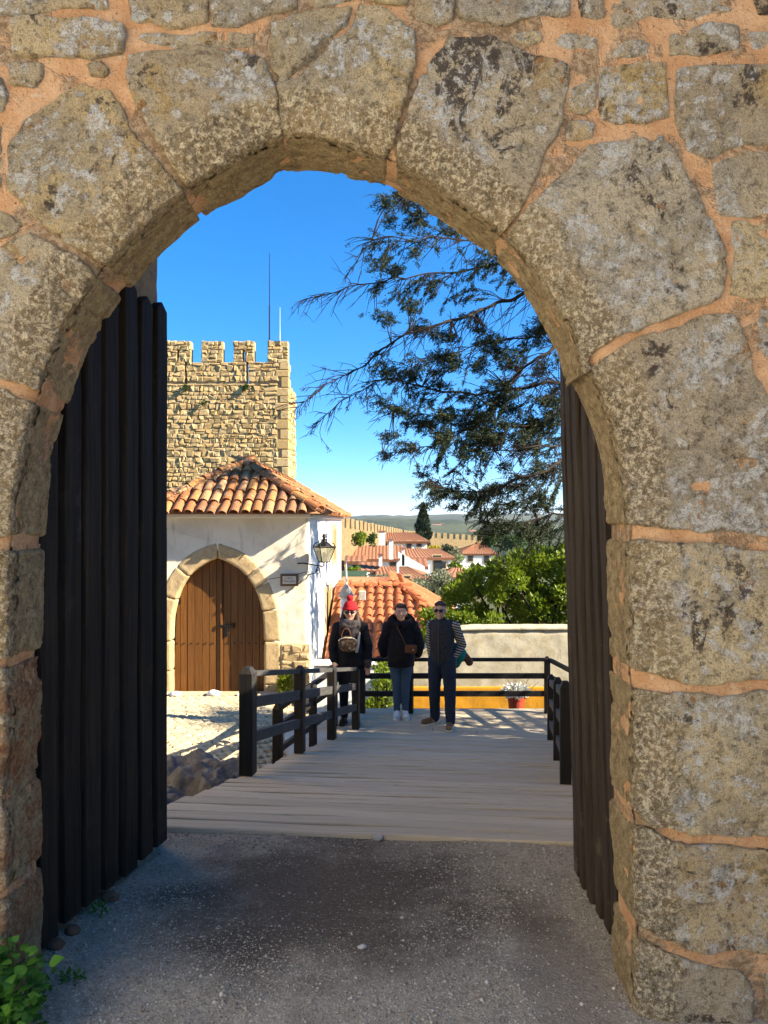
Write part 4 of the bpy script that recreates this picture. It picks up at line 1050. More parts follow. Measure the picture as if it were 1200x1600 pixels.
g = MB(); g.lathe([(wt * 1.0, 0), (wt * 0.7, 0.05), (0.045, 0.085), (0.04, 0.10), (0.055, 0.11), (0.035, 0.125), (0.02, 0.14), (0.045, 0.16), (0.03, 0.19), (0.045, 0.205), (0.012, 0.215)], (lc[0], lc[1], zt + 0.01), 10); g.build('cap', MT['iron'], lan)
g = MB(); g.lathe([(0.028, 0.0), (0.034, 0.03), (0.03, 0.14), (0.02, 0.16)], (lc[0], lc[1], zb3 + 0.01), 10); g.build('bulb', flat('milk_glass', (0.8, 0.78, 0.7), 0.3), lan)
br = MB(); w0 = Vector((-1.42, 12.99, EYE + (815 - 881.5) / FOC * d_l)); z_a = EYE + (815 - 885) / FOC * d_l
br.tube([w0 + Vector((-0.1, 0, 0.0)), w0 + Vector((0, -0.03, 0.01)), Vector((lc[0] - 0.03, lc[1], z_a)), Vector((lc[0] + 0.0, lc[1], z_a + 0.01)), Vector((lc[0], lc[1], zb3))], 0.012, 6)
sc_ = []
for t in np.linspace(0, 2.4 * PI, 22):
    R = 0.075 * (1 - t / (2.9 * PI)); sc_.append(Vector((lc[0] - 0.115 - 0.0 + R * math.cos(PI / 2 - t) * 0.55, lc[1] + 0.03, z_a - 0.085 + R * math.sin(PI / 2 - t))))
br.tube(sc_, 0.008, 5)
br.tube([Vector((lc[0] - 0.12, lc[1] + 0.02, z_a - 0.01)), Vector((lc[0] - 0.16, lc[1] + 0.05, z_a - 0.12)), Vector((-1.33, 12.97, z_a - 0.16)), Vector((-1.37, 12.97, z_a - 0.24))], 0.01, 6)
br.build('bracket', MT['iron'], lan)

# ================================================================== the crenellated tower
TY = 35.0
tower = thing('castle_tower', (-9, 38, -4), 'honey coloured rubble castle tower with battlements and arrow slits behind the house', 'tower')
def tp(px, py): return ((px - 600) / FOC * TY, EYE + (815 - py) / FOC * TY)
TL, TR = -14.0, tp(450, 0)[0]; zc, zm, zw = tp(0, 566)[1], tp(0, 533)[1], tp(0, 600)[1]
m = MB(); m.box(((TL + TR) / 2, TY + 1.33, (zw - 6) / 2), (TR - TL - 0.02, 2.6, zw + 6)); m.build('wall_core', MT['tower_bed'], tower)
slits = [tp(290.5, 0)[0], tp(386.5, 0)[0]]; sw = 0.05
segs = [(TL, slits[0] - sw), (slits[0] + sw, slits[1] - sw), (slits[1] + sw, TR)]
reg = [(-10.7, TR - 0.5, 2.2, zw)]
for a, b in segs:
    m = MB(); m.box(((a + b) / 2, TY + 0.24, (zw + zc) / 2), (b - a, 0.42, zc - zw - 0.01)); m.build('parapet_core', MT['tower_bed'], tower)
    reg.append((max(a, -10.7), b if b < TR else TR - 0.45, zw + 0.1, zc))
for (a, b, sl_) in ((250, 298, 278.5), (315, 348, None), (365, 397, 380.5), (418, 450, None)):
    xa, xb = tp(a, 0)[0], tp(b, 0)[0]
    if sl_:
        s0 = tp(sl_, 0)[0]; ztp = tp(0, 547)[1]; parts_ = [(xa, s0 - sw, zc, ztp), (s0 + sw, xb, zc, ztp), (xa, xb, ztp, zm)]
    else: parts_ = [(xa, xb, zc, zm)]
    for (u0, u1, v0, v1) in parts_:
        m = MB(); m.box(((u0 + u1) / 2, TY + 0.23, (v0 + v1) / 2), (u1 - u0, 0.40, v1 - v0 - 0.004)); m.build('merlon_core', MT['tower_bed'], tower)
        reg.append((u0 + 0.0, u1, v0, v1))
rubble(tower, reg, (0, TY + 0.0, 0), (1, 0, 0), (0, 0, 1), (0, -1, 0), (0.15, 0.29), (0.15, 0.38), 0.042, MT['tower'], 12, 280, 0.07, 0.02, 0.07)
# quoins at the lit corner
rq = random.Random(4); z = 0.5; k = 0
while z < zc:
    h = min(rq.uniform(0.3, 0.5), zc - z); wq = (0.62 if k % 2 else 0.42) * rq.uniform(0.8, 1.15); dq = 0.45 if k % 2 else 0.8
    if zc - z - h < 0.12: h = zc - z
    m = MB(); m.box((TR - wq / 2 + 0.04, TY - 0.035 + rq.uniform(-0.015, 0.01) + dq / 2, z + h / 2), (wq, dq, h - 0.02), None, 0.03); m.build('quoin', MT['tower'], tower); z += h; k += 1
rubble(tower, [(TY + 0.5, TY + 2.6, 0.5, zw)], (TR - 0.0, 0, 0), (0, 1, 0), (0, 0, 1), (1, 0, 0), (0.2, 0.4), (0.25, 0.6), 0.06, MT['tower'], 13, 0, 0.04, 0.03)
for (px, y0, y1, r, lb) in ((421, 395, 560, 0.035, 'tall thin dark mast rising behind the tower battlements'), (437.5, 480, 560, 0.018, 'short thin pale mast beside the tall mast on the tower')):
    a = P(px, y1, 36.2); b = P(px, y0, 36.2); mr = thing('mast', (a[0], 36.2, zw), lb, 'mast')
    m = MB(); m.tube([(a[0], 36.2, zw - 0.05), (a[0], 36.2, (a[2] + b[2]) / 2)], r, 8); m.build('lower_tube', MT['iron'] if r > 0.03 else MT['white'], mr)
    m = MB(); m.tube([(a[0], 36.2, (a[2] + b[2]) / 2), (a[0], 36.2, b[2])], [r * 0.7, r * 0.4], 8); m.build('upper_tube', MT['iron'] if r > 0.03 else MT['white'], mr)
    m = MB(); m.lathe([(r * 2, 0), (r * 2, 0.08), (r * 1.2, 0.12)], (a[0], 36.2, zw - 0.02), 10); m.build('foot', MT['iron'], mr)

# ================================================================== unseen castle walls added to shade gate and bridge, one to bounce sunlight
MT['castle'] = m_rubble('castle_wall_stone', (0.60, 0.50, 0.35), (0.64, 0.54, 0.39), (0.50, 0.41, 0.28), 0.8, 0.8)
for (c, sz, lb) in (((3.25, 6.0, -0.05), (0.8, 4.3, 3.4), 'unseen flanking castle wall added right of the bridge to shade the deck'), ((3.95, 1.25, 2.9), (1.2, 2.2, 6.6), 'unseen square buttress added to the right in front of the gate to shade it'), ((-3.8, 5.75, 3.0), (1.0, 3.7, 9.4), 'unseen castle wall added left of the bridge to bounce sunlight onto the deck')):
    cw = thing('added_castle_wall', (c[0], c[1], c[2] - sz[2] / 2), lb, 'wall')
    m = MB(); m.box(c, sz); V, F = m.V, m.F; wall_piece('wall_face', V, F, 0.09, 0.05, MT['castle'], cw, 3.0, 17)
    m = MB(); m.box((c[0], c[1], c[2] + sz[2] / 2 + 0.06), (sz[0] + 0.1, sz[1] + 0.1, 0.14), None, 0.03); m.build('coping', MT['castle'], cw)
    if c[1] == 6.0:  # top stepped up here to keep a sun patch off the deck
        m = MB(); m.box((c[0], 5.15, 2.2), (0.76, 2.6, 1.2)); V, F = m.V, m.F; wall_piece('raised_section', V, F, 0.09, 0.04, MT['castle'], cw, 3.0, 18)

# ================================================================== beyond the landing
BW = 12.25
def q2(px, py, d=BW): return ((px - 600) / FOC * d, EYE + (815 - py) / FOC * d)
bw = thing('garden_wall', (2.6, BW, -1.5), 'rough beige garden wall with ochre band and curved left end', 'wall')
top = [q2(636, 1036), q2(652, 1026), q2(668, 1012), q2(685, 997), q2(705, 987), q2(725, 984), q2(760, 983), q2(900, 983), (6.5, q2(0, 983)[1])]
poly = [(top[0][0], -2.4)] + top + [(6.5, -2.4)]
V, F = prism_geo(poly, BW, BW + 0.35); wall_piece('wall_body', V, F, 0.045, 0.010, MT['beige'], bw, 4.0, 5)
capt = [(x, z + 0.035) for x, z in top]; V, F = prism_geo(capt + [(x, z - 0.02) for x, z in top][::-1], BW - 0.03, BW + 0.38); wall_piece('coping', V, F, 0.022, 0.006, MT['beige'], bw, 7, 6)
zo = q2(0, 1072)[1]; V, F = prism_geo([(q2(641, 0)[0], -2.39), (6.49, -2.39), (6.49, zo), (q2(641, 0)[0], zo)], BW - 0.02, BW + 0.1); wall_piece('ochre_band', V, F, 0.03, 0.008, MT['ochre'], bw, 4, 9)
lw = thing('low_wall', (0, 12.5, -1.6), 'low white wall behind the fence between the two women', 'wall')
V, F = prism_geo([(-1.2, -2.4), (0.40, -2.4), (0.40, q2(0, 1040, 12.5)[1]), (-1.2, q2(0, 1043, 12.5)[1])], 12.5, 12.8); wall_piece('wall_body', V, F, 0.03, 0.01, MT['white'], lw, 4, 3)
m = MB(); m.box((-0.4, 12.65, q2(0, 1040, 12.5)[1] + 0.02), (1.64, 0.38, 0.05), None, 0.012); m.build('coping', MT['white'], lw)

# flower pot
pz = gz(2.03, 11.35); pot = thing('flower_pot', (2.03, 11.35, pz), 'ribbed red flower pot with white flowers in front of the ochre band', 'flower pot')
m = MB(); n = 40; prof = [(0.095, 0), (0.13, 0.30), (0.142, 0.30), (0.144, 0.335), (0.128, 0.335), (0.12, 0.28)]; V = []; F = []
for (r, z) in prof:
    for k in range(n): rr_ = r * (1 + (0.035 if (k % 2 and z < 0.3) else 0)); V.append((2.03 + rr_ * math.cos(2 * PI * k / n), 11.35 + rr_ * math.sin(2 * PI * k / n), pz + z))
for i in range(len(prof) - 1):
    for k in range(n): F.append((i * n + k, i * n + (k + 1) % n, (i + 1) * n + (k + 1) % n, (i + 1) * n + k))
F.append(tuple(range(n))[::-1]); F.append(tuple((len(prof) - 1) * n + k for k in range(n)))
m.add(V, F); m.build('pot', flat('red_plastic', (0.42, 0.06, 0.03), 0.5, 0.4, var=0.1), pot)

# round pillar with conical cap beside the house
pc = P(541, 905, 14.6); pil = thing('round_pillar', (pc[0], 14.6, -3), 'white round pillar with grey conical cap and spike behind the woman in red', 'pillar')
m = MB(); m.lathe([(0.115, -3.4 - 0.12), (0.115, 0.12)], (pc[0], 14.6, 0.0), 18); m.build('shaft', MT['white'], pil, True)
m = MB(); m.lathe([(0.15, 0.12), (0.15, 0.15), (0.09, 0.28), (0.03, 0.36), (0.0, 0.37)], (pc[0], 14.6, 0.0), 18); m.build('cap', MT['loose'], pil)
m = MB(); m.tube([(pc[0], 14.6, 0.36), (pc[0], 14.6, 0.62), (pc[0], 14.6, 0.95)], [0.022, 0.016, 0.006], 8); m.build('spike', MT['white'], pil)

# orange roofed building just below
ob = thing('orange_roof_house', (0.3, 18, -4), 'low building with bright orange barrel tile roof behind the three people', 'house')
rx0, rxr, rye, ryr, rze, rzr = -1.25, 0.42, 15.5, 19.0, -1.29, -0.08; rx1 = 2.25; ryb = 26.0
V = [(rx0, rye, rze), (rx1, rye, rze), (rx1, ryb, rze), (rx0, ryb, rze), (rx0, ryr, rzr), (rxr, ryr, rzr), (rxr, ryb - 3.5, rzr), (rx0, ryb - 3.5, rzr)]
rf = obj('roof', mesh('roof', V, [(0, 1, 5, 4), (1, 2, 6, 5), (2, 3, 7, 6), (5, 6, 7, 4), (0, 4, 7, 3), (3, 2, 1, 0)]), MT['tile_new'], ob)
pf = (rzr - rze) / (ryr - rye); slf = math.hypot(ryr - rye, rzr - rze)
n1 = tile_slope(rf, (-1.2, rye - 0.03, rze - 0.02), (1, 0, 0), (0, 1, pf), 3.4, slf, lambda u, v: u < 0.42 + 1.2 + (rx1 - rxr) * (1 - v / slf) - 0.05, MT['tile_new'], 21, 0.235, 0.40)
pr = (rzr - rze) / (rx1 - rxr); slr = math.hypot(rx1 - rxr, rzr - rze)
n2 = tile_slope(rf, (rx1 + 0.03, rye, rze - 0.02), (0, 1, 0), (-1, 0, pr), ryb - rye, slr, lambda u, v: v < min(u, ryb - rye - u) / 3.5 * slr, MT['tile_new'], 22, 0.30, 0.42)
ridge_line(rf, (rx1, rye, rze), (rxr, ryr, rzr), MT['tile_new'], 31); ridge_line(rf, (-1.2, ryr, rzr), (rxr, ryr, rzr), MT['tile_new'], 32); ridge_line(rf, (rxr, ryr, rzr), (rxr, ryb - 3.5, rzr), MT['tile_new'], 33)
m = MB(); m.box((0.45, (rye + ryb) / 2, (rze - 6) / 2 - 0.02), (3.2, ryb - rye - 0.5, 6 + rze)); m.build('wall', MT['white'], ob)
m = MB(); a = P(566, 935, 17.8); m.box((a[0], 17.9, a[2] + 0.06), (0.16, 0.16, 0.22), None, 0.01); m.build('vent', MT['loose'], rf)

# ================================================================== the village
MT['hedge'] = m_leaf('hedge_leaf', (0.05, 0.085, 0.02), (0.09, 0.13, 0.03))
def corr(V4, nu, mat, name, root, amp=0.022):
    """roof plane from 4 corners (eave a, eave b, ridge b, ridge a) with tile ribs"""
    a, b, c, d = [np.array(q, float) for q in V4]; N = np.cross(b - a, d - a); N /= np.linalg.norm(N); V = []
    for i in range(nu + 1):
        t = i / nu
        for s in (0, 1): V.append((a + (b - a) * t) * (1 - s) + (d + (c - d) * t) * s + N * (amp * (1 if i % 2 else -1)))
    F = [(2 * i, 2 * i + 2, 2 * i + 3, 2 * i + 1) for i in range(nu)]
    base = len(V)
    for q in (a, b, c, d): V.append(q - N * 0.25)
    F.append((base + 3, base + 2, base + 1, base)); F += [(0, 1, base + 3, base), (2 * nu, base + 1, base + 2, 2 * nu + 1)]
    F.append(tuple([2 * i for i in range(nu, -1, -1)] + [base, base + 1])); F.append(tuple([2 * i + 1 for i in range(nu + 1)] + [base + 2, base + 3]))
    return obj(name, mesh(name, V, F), mat, root)
def vhouse(label, px0, px1, d, ye, yr, depth, hipl=0.0, hipr=0.0, wins=(), chim=(), group='village houses below the castle'):
    x0, x1 = (px0 - 600) / FOC * d, (px1 - 600) / FOC * d; zE = EYE + (815 - ye) / FOC * d; dr = d + depth / 2; zR = EYE + (815 - yr) / FOC * dr
    h = thing('village_house', ((x0 + x1) / 2, d + depth / 2, zE - 4), label, 'house', group)
    m = MB(); V = [(x0, d, -16), (x1, d, -16), (x1, d + depth, -16), (x0, d + depth, -16), (x0, d, zE), (x1, d, zE), (x1, d + depth, zE), (x0, d + depth, zE)]
    F = [(0, 1, 5, 4), (2, 3, 7, 6)]
    if hipr: F.append((1, 2, 6, 5))
    else: V.append((x1, dr, zR - 0.1)); F.append((1, 2, 6, len(V) - 1, 5))
    if hipl: F.append((3, 0, 4, 7))
    else: V.append((x0, dr, zR - 0.1)); F.append((3, 0, 4, len(V) - 1, 7))
    m.add(V, F); wall = m.build('wall', MT['white'], h)
    o = 0.25; nu = max(8, int((x1 - x0) / 0.13)) // 2 * 2; dz = (zR - zE) / (depth / 2) * o
    corr([(x0 - o, d - o, zE - dz), (x1 + o, d - o, zE - dz), (x1 + o - hipr, dr, zR), (x0 - o + hipl, dr, zR)], nu, MT['tile_far'], 'roof', h)
    corr([(x1 + o, d + depth + o, zE - dz), (x0 - o, d + depth + o, zE - dz), (x0 - o + hipl, dr, zR), (x1 + o - hipr, dr, zR)], nu, MT['tile_far'], 'roof', h)
    if hipr: corr([(x1 + o, d - o, zE - dz), (x1 + o, d + depth + o, zE - dz), (x1 + o - hipr, dr + 0.01, zR), (x1 + o - hipr, dr, zR)], 12, MT['tile_far'], 'roof', h)
    if hipl: corr([(x0 - o, d + depth + o, zE - dz), (x0 - o, d - o, zE - dz), (x0 - o + hipl, dr, zR), (x0 - o + hipl, dr + 0.01, zR)], 12, MT['tile_far'], 'roof', h)
    for (px, py, w, hh) in wins:
        c = P(px, py, d); f = MB(); f.box((c[0], d - 0.02, c[2]), (w + 0.2, 0.08, hh + 0.2)); wn = f.build('window', MT['surround'], h)
        g = MB(); g.box((c[0], d - 0.05, c[2]), (w, 0.06, hh)); g.build('pane', MT['glass'], wn)
    for (pa, pb, ya, yb, dd) in chim:
        a = P(pa, ya, dd); b = P(pb, yb, dd); c = MB(); c.box(((a[0] + b[0]) / 2, dd + 0.4, (a[2] + b[2]) / 2), (b[0] - a[0], 0.8, a[2] - b[2])); ch = c.build('chimney', MT['white'], h)
        c = MB(); c.box(((a[0] + b[0]) / 2, dd + 0.4, a[2] + 0.06), (b[0] - a[0] + 0.15, 0.95, 0.12)); c.build('chimney_cap', MT['tile_far'], ch)
    return h
vhouse('white village house with big white chimney, highest of the group by the cypress', 605, 667, 80, 845, 832, 8, 0, 1.4, [(639, 851, .5, .8), (655, 850, .5, .6)], [(588, 602, 831, 858, 78)])
vhouse('white village house under a long brown roof, nearest the town wall', 545, 626, 62, 872, 852, 8, 0, 0, [(626 - 12, 879, .5, .6)], [(608, 614.5, 844, 874, 60), (558, 562, 872, 892, 60)])
vhouse('white village house with arched door, right of the long brown roof', 634, 706, 66, 870, 857, 6, 0, 1.2, [(683, 880, .7, 1.4), (693, 883, .4, .5)], [])
vhouse('white hip roofed house standing apart on the right below the battlements', 719, 775, 90, 864, 848, 8, 3.0, 1.5, [(735, 871, .6, .9), (760, 874, .6, .9)], [])
vhouse('low brown roofed village house lowest of the group, behind the olive trees', 592, 668, 48, 903, 885, 6, 0, 1.5, [(636, 906, .4, .5)], [(620, 623.5, 876, 900, 47.5)])
vhouse('small brown roofed annex beside a white chimney left of the low house', 565, 590, 50, 890, 878, 4, 0, 0, [], [(592, 597, 868, 885, 50)])
vhouse('partly hidden brown roof right of the silvery olive tree', 700, 722, 46, 900, 887, 5, 0.8, 0, [], [])
gw = vhouse('narrow white village house with sloping gable in front of the long brown roof', 640, 664, 57, 884, 872, 5, 0, 0, [(650, 890, .4, .5)], [(628, 632, 858, 884, 56)])
m = MB(); g0, g1, g2 = P(622, 862, 56), P(664, 886, 56), P(622, 900, 56); m.add([(g0[0], 56, g0[2]), (g1[0], 56, g1[2]), (g1[0], 56, -8), (g0[0], 56, -8), (g0[0], 56.4, g0[2]), (g1[0], 56.4, g1[2]), (g1[0], 56.4, -8), (g0[0], 56.4, -8)], [(3, 2, 1, 0), (4, 5, 6, 7), (0, 1, 5, 4), (1, 2, 6, 5), (3, 0, 4, 7)]); m.build('gable_wall', MT['white'], gw)
vhouse('small white village house at the foot of the town wall beside the lawn', 543, 566, 55, 876, 868, 4, 0, 0, [(556, 884, .4, .6)], [])
# lawn terrace
tr = thing('terrace', (-2, 30, -3), 'green lawn terrace above a white retaining wall right of the house corner', 'terrace')
m = MB(); m.box((-2.2, 30.2, -3.4), (3.1, 6.4, 5.4)); m.build('retaining_wall', MT['white'], tr)
m = MB(); m.box((-2.2, 30.3, -0.66), (2.9, 6.0, 0.1), None, 0.02); m.build('lawn', MT['hedge'], tr)

# town wall
MT['townwall'] = m_rubble('town_wall_stone', (0.25, 0.175, 0.088), (0.29, 0.21, 0.11), (0.15, 0.105, 0.052), 0.35, 1.0)
def town_wall(a, b, za, zb_, n, label, thick=1.2, mw=0.62, mh=1.1):
    a, b = np.array(a, float), np.array(b, float); root = thing('town_wall', ((a[0] + b[0]) / 2, (a[1] + b[1]) / 2, -12), label, 'town wall')
    m = MB(); u = (b - a) / np.linalg.norm(b - a); nn = np.array([-u[1], u[0]]) * thick; V = []
    for q, z in ((a, za), (b, zb_)):
        for w in (q, q + nn): V += [(w[0], w[1], -25), (w[0], w[1], z)]
    m.add(V, [(0, 4, 5, 1), (2, 3, 7, 6), (1, 5, 7, 3), (0, 1, 3, 2), (4, 6, 7, 5)]); m.build('curtain', MT['townwall'], root)
    L = np.linalg.norm(b - a); r = random.Random(n)
    for k in range(n):
        t = (k + 0.5) / n; q = a + (b - a) * t + nn * 0.22; z = za + (zb_ - za) * t; w = L / n * mw
        mm = MB(); hh = mh * r.uniform(0.92, 1.05); mm.bar((q[0] - u[0] * w / 2, q[1] - u[1] * w / 2, z + hh / 2 - 0.3), (q[0] + u[0] * w / 2, q[1] + u[1] * w / 2, z + hh / 2 - 0.3), thick * 0.4, hh + 0.6, 0.04); mm.build('merlon', MT['townwall'], root)
town_wall((-3.4, 58), (4.3, 112), 1.15, -0.75, 25, 'long battlemented town wall running down to the cypress', 1.2, 0.6, 0.85)
town_wall((9.0, 250), (37.5, 262), -3.4, -5.4, 13, 'farther battlemented town wall right of the cypress', 1.5, 0.6, 1.9)
# far white buildings on the hill
for k, (px, py, d, w, lb) in enumerate(((682, 822, 2150, 26, 'long white building far off on the wooded hill'), (692, 821, 2180, 14, 'small white building at the end of the long far one'), (738, 832, 1700, 12, 'lone white house on the far slope behind the conifer'))):
    a = P(px, py, d); h = thing('far_building', (a[0], d, a[2] - 8), lb, 'building')
    m = MB(); m.box((a[0], d, a[2] - 4), (w, 12, 12)); m.build('wall', MT['white'], h)
    m = MB(); m.add([(a[0] - w / 2 - 1, d - 7, a[2] + 2), (a[0] + w / 2 + 1, d - 7, a[2] + 2), (a[0] + w / 2 + 1, d + 7, a[2] + 2), (a[0] - w / 2 - 1, d + 7, a[2] + 2), (a[0] - w / 2 - 1, d, a[2] + 6), (a[0] + w / 2 + 1, d, a[2] + 6)], [(0, 1, 5, 4), (2, 3, 4, 5), (1, 2, 5), (3, 0, 4), (3, 2, 1, 0)]); m.build('roof', MT['tile_far'], h)

# ================================================================== unseen houses added behind the camera to bounce sunlight onto the gate
for (c, sz, rz, lb) in (((-6.4, -2.2, 3.6), (4.0, 6.6, 7.6), 0.0, 'unseen white house added left behind the viewpoint to bounce sunlight'), ((-5.5, -12.0, 4.0), (5.0, 12.0, 8.4), math.radians(38), 'unseen tall white house added behind the viewpoint, turned to bounce sunlight at the gate')):
    h = thing('village_house', (c[0], c[1], 0), lb, 'house'); R = Matrix.Rotation(rz, 3, 'Z')
    m = MB(); m.box(c, sz, R); m.build('wall', MT['white'], h)
    V = [Vector(c) + R @ Vector((sx * (sz[0] / 2 + .2), sy * (sz[1] / 2 + .2), sz[2] / 2 + 0.01)) for sx, sy in ((-1, -1), (1, -1), (1, 1), (-1, 1))] + [Vector(c) + Vector((0, 0, sz[2] / 2 + 1.3))]
    m = MB(); m.add(V, [(0, 1, 4), (1, 2, 4), (2, 3, 4), (3, 0, 4), (3, 2, 1, 0)]); m.build('roof', MT['tile_far'], h)

# ================================================================== vegetation
RG = np.random.default_rng(11)
def unit(v): return v / np.maximum(np.linalg.norm(v, axis=-1, keepdims=True), 1e-9)
def leaf_geo(C, D, L, W, rng, flatness=0.0, fold=0.12):
    """folded diamond leaves at C pointing along D"""
    n = len(C); D = unit(D); R = rng.normal(size=(n, 3))
    if flatness: R = R * (1 - flatness) + np.cross(D, np.array([0, 0, 1.0])) * flatness
    S = unit(R - D * (R * D).sum(1, keepdims=True)); N = np.cross(D, S)
    L = np.broadcast_to(np.asarray(L, float), (n,))[:, None]; W = np.broadcast_to(np.asarray(W, float), (n,))[:, None]
    V = np.stack([C, C + D * L * 0.45 + S * W * 0.5 + N * L * fold, C + D * L, C + D * L * 0.45 - S * W * 0.5 + N * L * fold], 1).reshape(-1, 3)
    b = np.arange(n)[:, None] * 4
    T = np.concatenate([b + np.array([[0, 1, 2]]), b + np.array([[0, 2, 3]])], 0)
    return V, T
def leaf_obj(name, C, D, L, W, mat, parent, seed=1, flatness=0.0, kind='stuff'):
    V, T = leaf_geo(C, D, L, W, np.random.default_rng(seed), flatness); o = obj(name, mesh(name, V, T), mat, parent)
    if kind: o['kind'] = kind
    return o
def blob(c, r, n, rng, shell=0.55):
    """points scattered through an ellipsoid, denser towards its skin, and their outward directions"""
    d = unit(rng.normal(size=(n, 3))); q = rng.random(n) ** 0.45; q = shell + (1 - shell) * q if shell else q
    q = np.where(rng.random(n) < 0.25, rng.random(n), q)
    return np.array(c) + d * np.array(r) * q[:, None], d
def bushy(name, label, cat, base, clumps, n, L, mat, seed, up=0.4, group=None, trunk=None, wmat=None):
    """thing > crown (+ trunk): clumps = [(centre, radii)]"""
    rng = np.random.default_rng(seed); root = thing(name, base, label, cat, group); Cs, Ds = [], []
    tot = sum(r[0] * r[2] for c, r in clumps)
    for c, r in clumps:
        k = max(6, int(n * r[0] * r[2] / tot)); C, D = blob(c, r, k, rng); Cs.append(C); Ds.append(D)
    C = np.concatenate(Cs); D = unit(np.concatenate(Ds) + rng.normal(size=C.shape) * 0.7 + np.array([0, 0, up]))
    s = rng.uniform(0.6, 1.25, len(C)); leaf_obj('crown', C, D, L * s, L * 0.55 * s, mat, root, seed)
    m = MB(); b = np.array(base, float)
    for i, (c, r) in enumerate(clumps[:40]):
        c = np.array(c); mid = (b + c) / 2 + rng.normal(size=3) * 0.08 * np.linalg.norm(c - b) * np.array([1, 1, 0]); t = 0.02 + 0.012 * np.linalg.norm(c - b)
        m.tube([b, mid, c], [t * (trunk or 1), t * 0.6 * (trunk or 1), t * 0.2], 5)
    m.build('trunk' if trunk else 'stems', wmat or MT['bark'], root)
    return root
MT['bark'] = flat('grey_bark', (0.035, 0.027, 0.021), 0.95, 0.1, var=0.4, sc=10)
MT['twig'] = flat('dark_twig', (0.030, 0.022, 0.017), 0.9, 0.1, var=0.3)
MT['conifer'] = m_leaf('conifer_spray', (0.018, 0.030, 0.010), (0.042, 0.058, 0.018), 0.25, 0.6)
MT['bright'] = m_leaf('bright_glossy_leaf', (0.12, 0.19, 0.012), (0.26, 0.32, 0.025), 0.4, 0.4)
MT['deep'] = m_leaf('deep_green_leaf', (0.03, 0.065, 0.012), (0.06, 0.11, 0.02), 0.35, 0.45)
MT['olive'] = m_leaf('silver_olive_leaf', (0.15, 0.17, 0.09), (0.24, 0.25, 0.15), 0.25, 0.6)
MT['cypress'] = m_leaf('cypress_leaf', (0.014, 0.030, 0.012), (0.03, 0.05, 0.018), 0.15, 0.7)
MT['yellow'] = m_leaf('yellow_blossom', (0.45, 0.33, 0.02), (0.30, 0.28, 0.03), 0.3)
MT['herb'] = m_leaf('fresh_herb_leaf', (0.05, 0.15, 0.015), (0.10, 0.24, 0.028), 0.3, 0.5)

# ------------------------------------------------------------------ the big conifer whose branches hang into the view
con = thing('conifer_tree', (7.5, 14.6, -1.5), 'big dark conifer with long drooping branches hanging in from the right', 'tree')
rt = random.Random(9); trunk_pts = [(7.5, 14.6, -1.9), (7.4, 14.7, 1.0), (7.45, 14.5, 4.0), (7.3, 14.6, 8.0), (7.35, 14.5, 12.0)]
m = MB(); m.tube(trunk_pts, [0.36, 0.30, 0.26, 0.18, 0.05], 12); m.build('trunk', MT['bark'], con, True)
def along(pts, k=8): return catmull([tuple(p) for p in pts], k)
limb_px = [
    (4.6, 13.2, [(905, 392), (860, 398), (790, 410), (700, 424), (620, 434), (560, 446), (520, 458), (480, 470)], 0.040),
    (4.2, 12.8, [(900, 440), (850, 452), (805, 464), (775, 470), (735, 492), (690, 506), (640, 520), (600, 548), (560, 575), (520, 592), (480, 625), (458, 640)], 0.060),
    (3.4, 13.4, [(900, 600), (850, 600), (800, 606), (752, 616), (700, 612), (650, 604), (610, 590), (560, 612), (520, 640), (490, 672)], 0.050),
    (2.2, 12.6, [(900, 715), (862, 730), (820, 748), (770, 762), (720, 768), (690, 760), (668, 750)], 0.050),
    (3.0, 13.0, [(900, 540), (850, 556), (800, 590), (770, 630), (735, 668), (690, 690), (640, 705), (600, 712)], 0.045),
    (5.4, 13.6, [(910, 330), (850, 335), (790, 330), (720, 330), (670, 318), (630, 306), (600, 312)], 0.035),
    (5.0, 12.4, [(905, 360), (840, 378), (770, 378), (700, 372), (655, 378), (610, 372), (580, 380), (545, 425)], 0.030),
    (1.6, 13.2, [(905, 800), (860, 806), (820, 815), (780, 822), (745, 815)], 0.040),
    (2.6, 13.8, [(900, 640), (850, 660), (800, 668), (745, 650), (690, 650), (640, 645), (590, 630)], 0.040),
    (2.0, 12.9, [(905, 690), (860, 700), (810, 700), (770, 705), (720, 720), (700, 770)], 0.035),
    (3.8, 14.0, [(905, 500), (850, 520), (790, 530), (730, 545), (680, 560), (620, 575)], 0.035),
]
limbs = MB(); LP = []; TW = []
for (tz, d, pts, r) in limb_px:
    w = [np.array([7.4, 14.6, tz + 0.6]), np.array([5.4, 14.0, tz + 0.8])] + [P(x, y, d + 0.5 * math.sin(i * 1.3 + tz)) for i, (x, y) in enumerate(pts)]
    c = along(w, 6); q = np.linspace(0, 1, len(c)); c = c + np.c_[fbm(c, 2.2, 2, 3), fbm(c, 2.2, 2, 4), fbm(c, 2.2, 2, 5)] * 0.07 * (q > 0.15)[:, None]
    limbs.tube(c, list(0.75 * r * (1 - q) ** 1.15 + 0.0035), 7); LP.append((c, r))
twigs = MB(); sprC, sprD = [], []
def spray_line(c, n0, dens):
    for a, b in zip(c[:-1], c[1:]):
        k = max(1, int(np.linalg.norm(b - a) * dens))
        for t in RG.random(k): sprC.append(a + (b - a) * t); sprD.append(b - a)
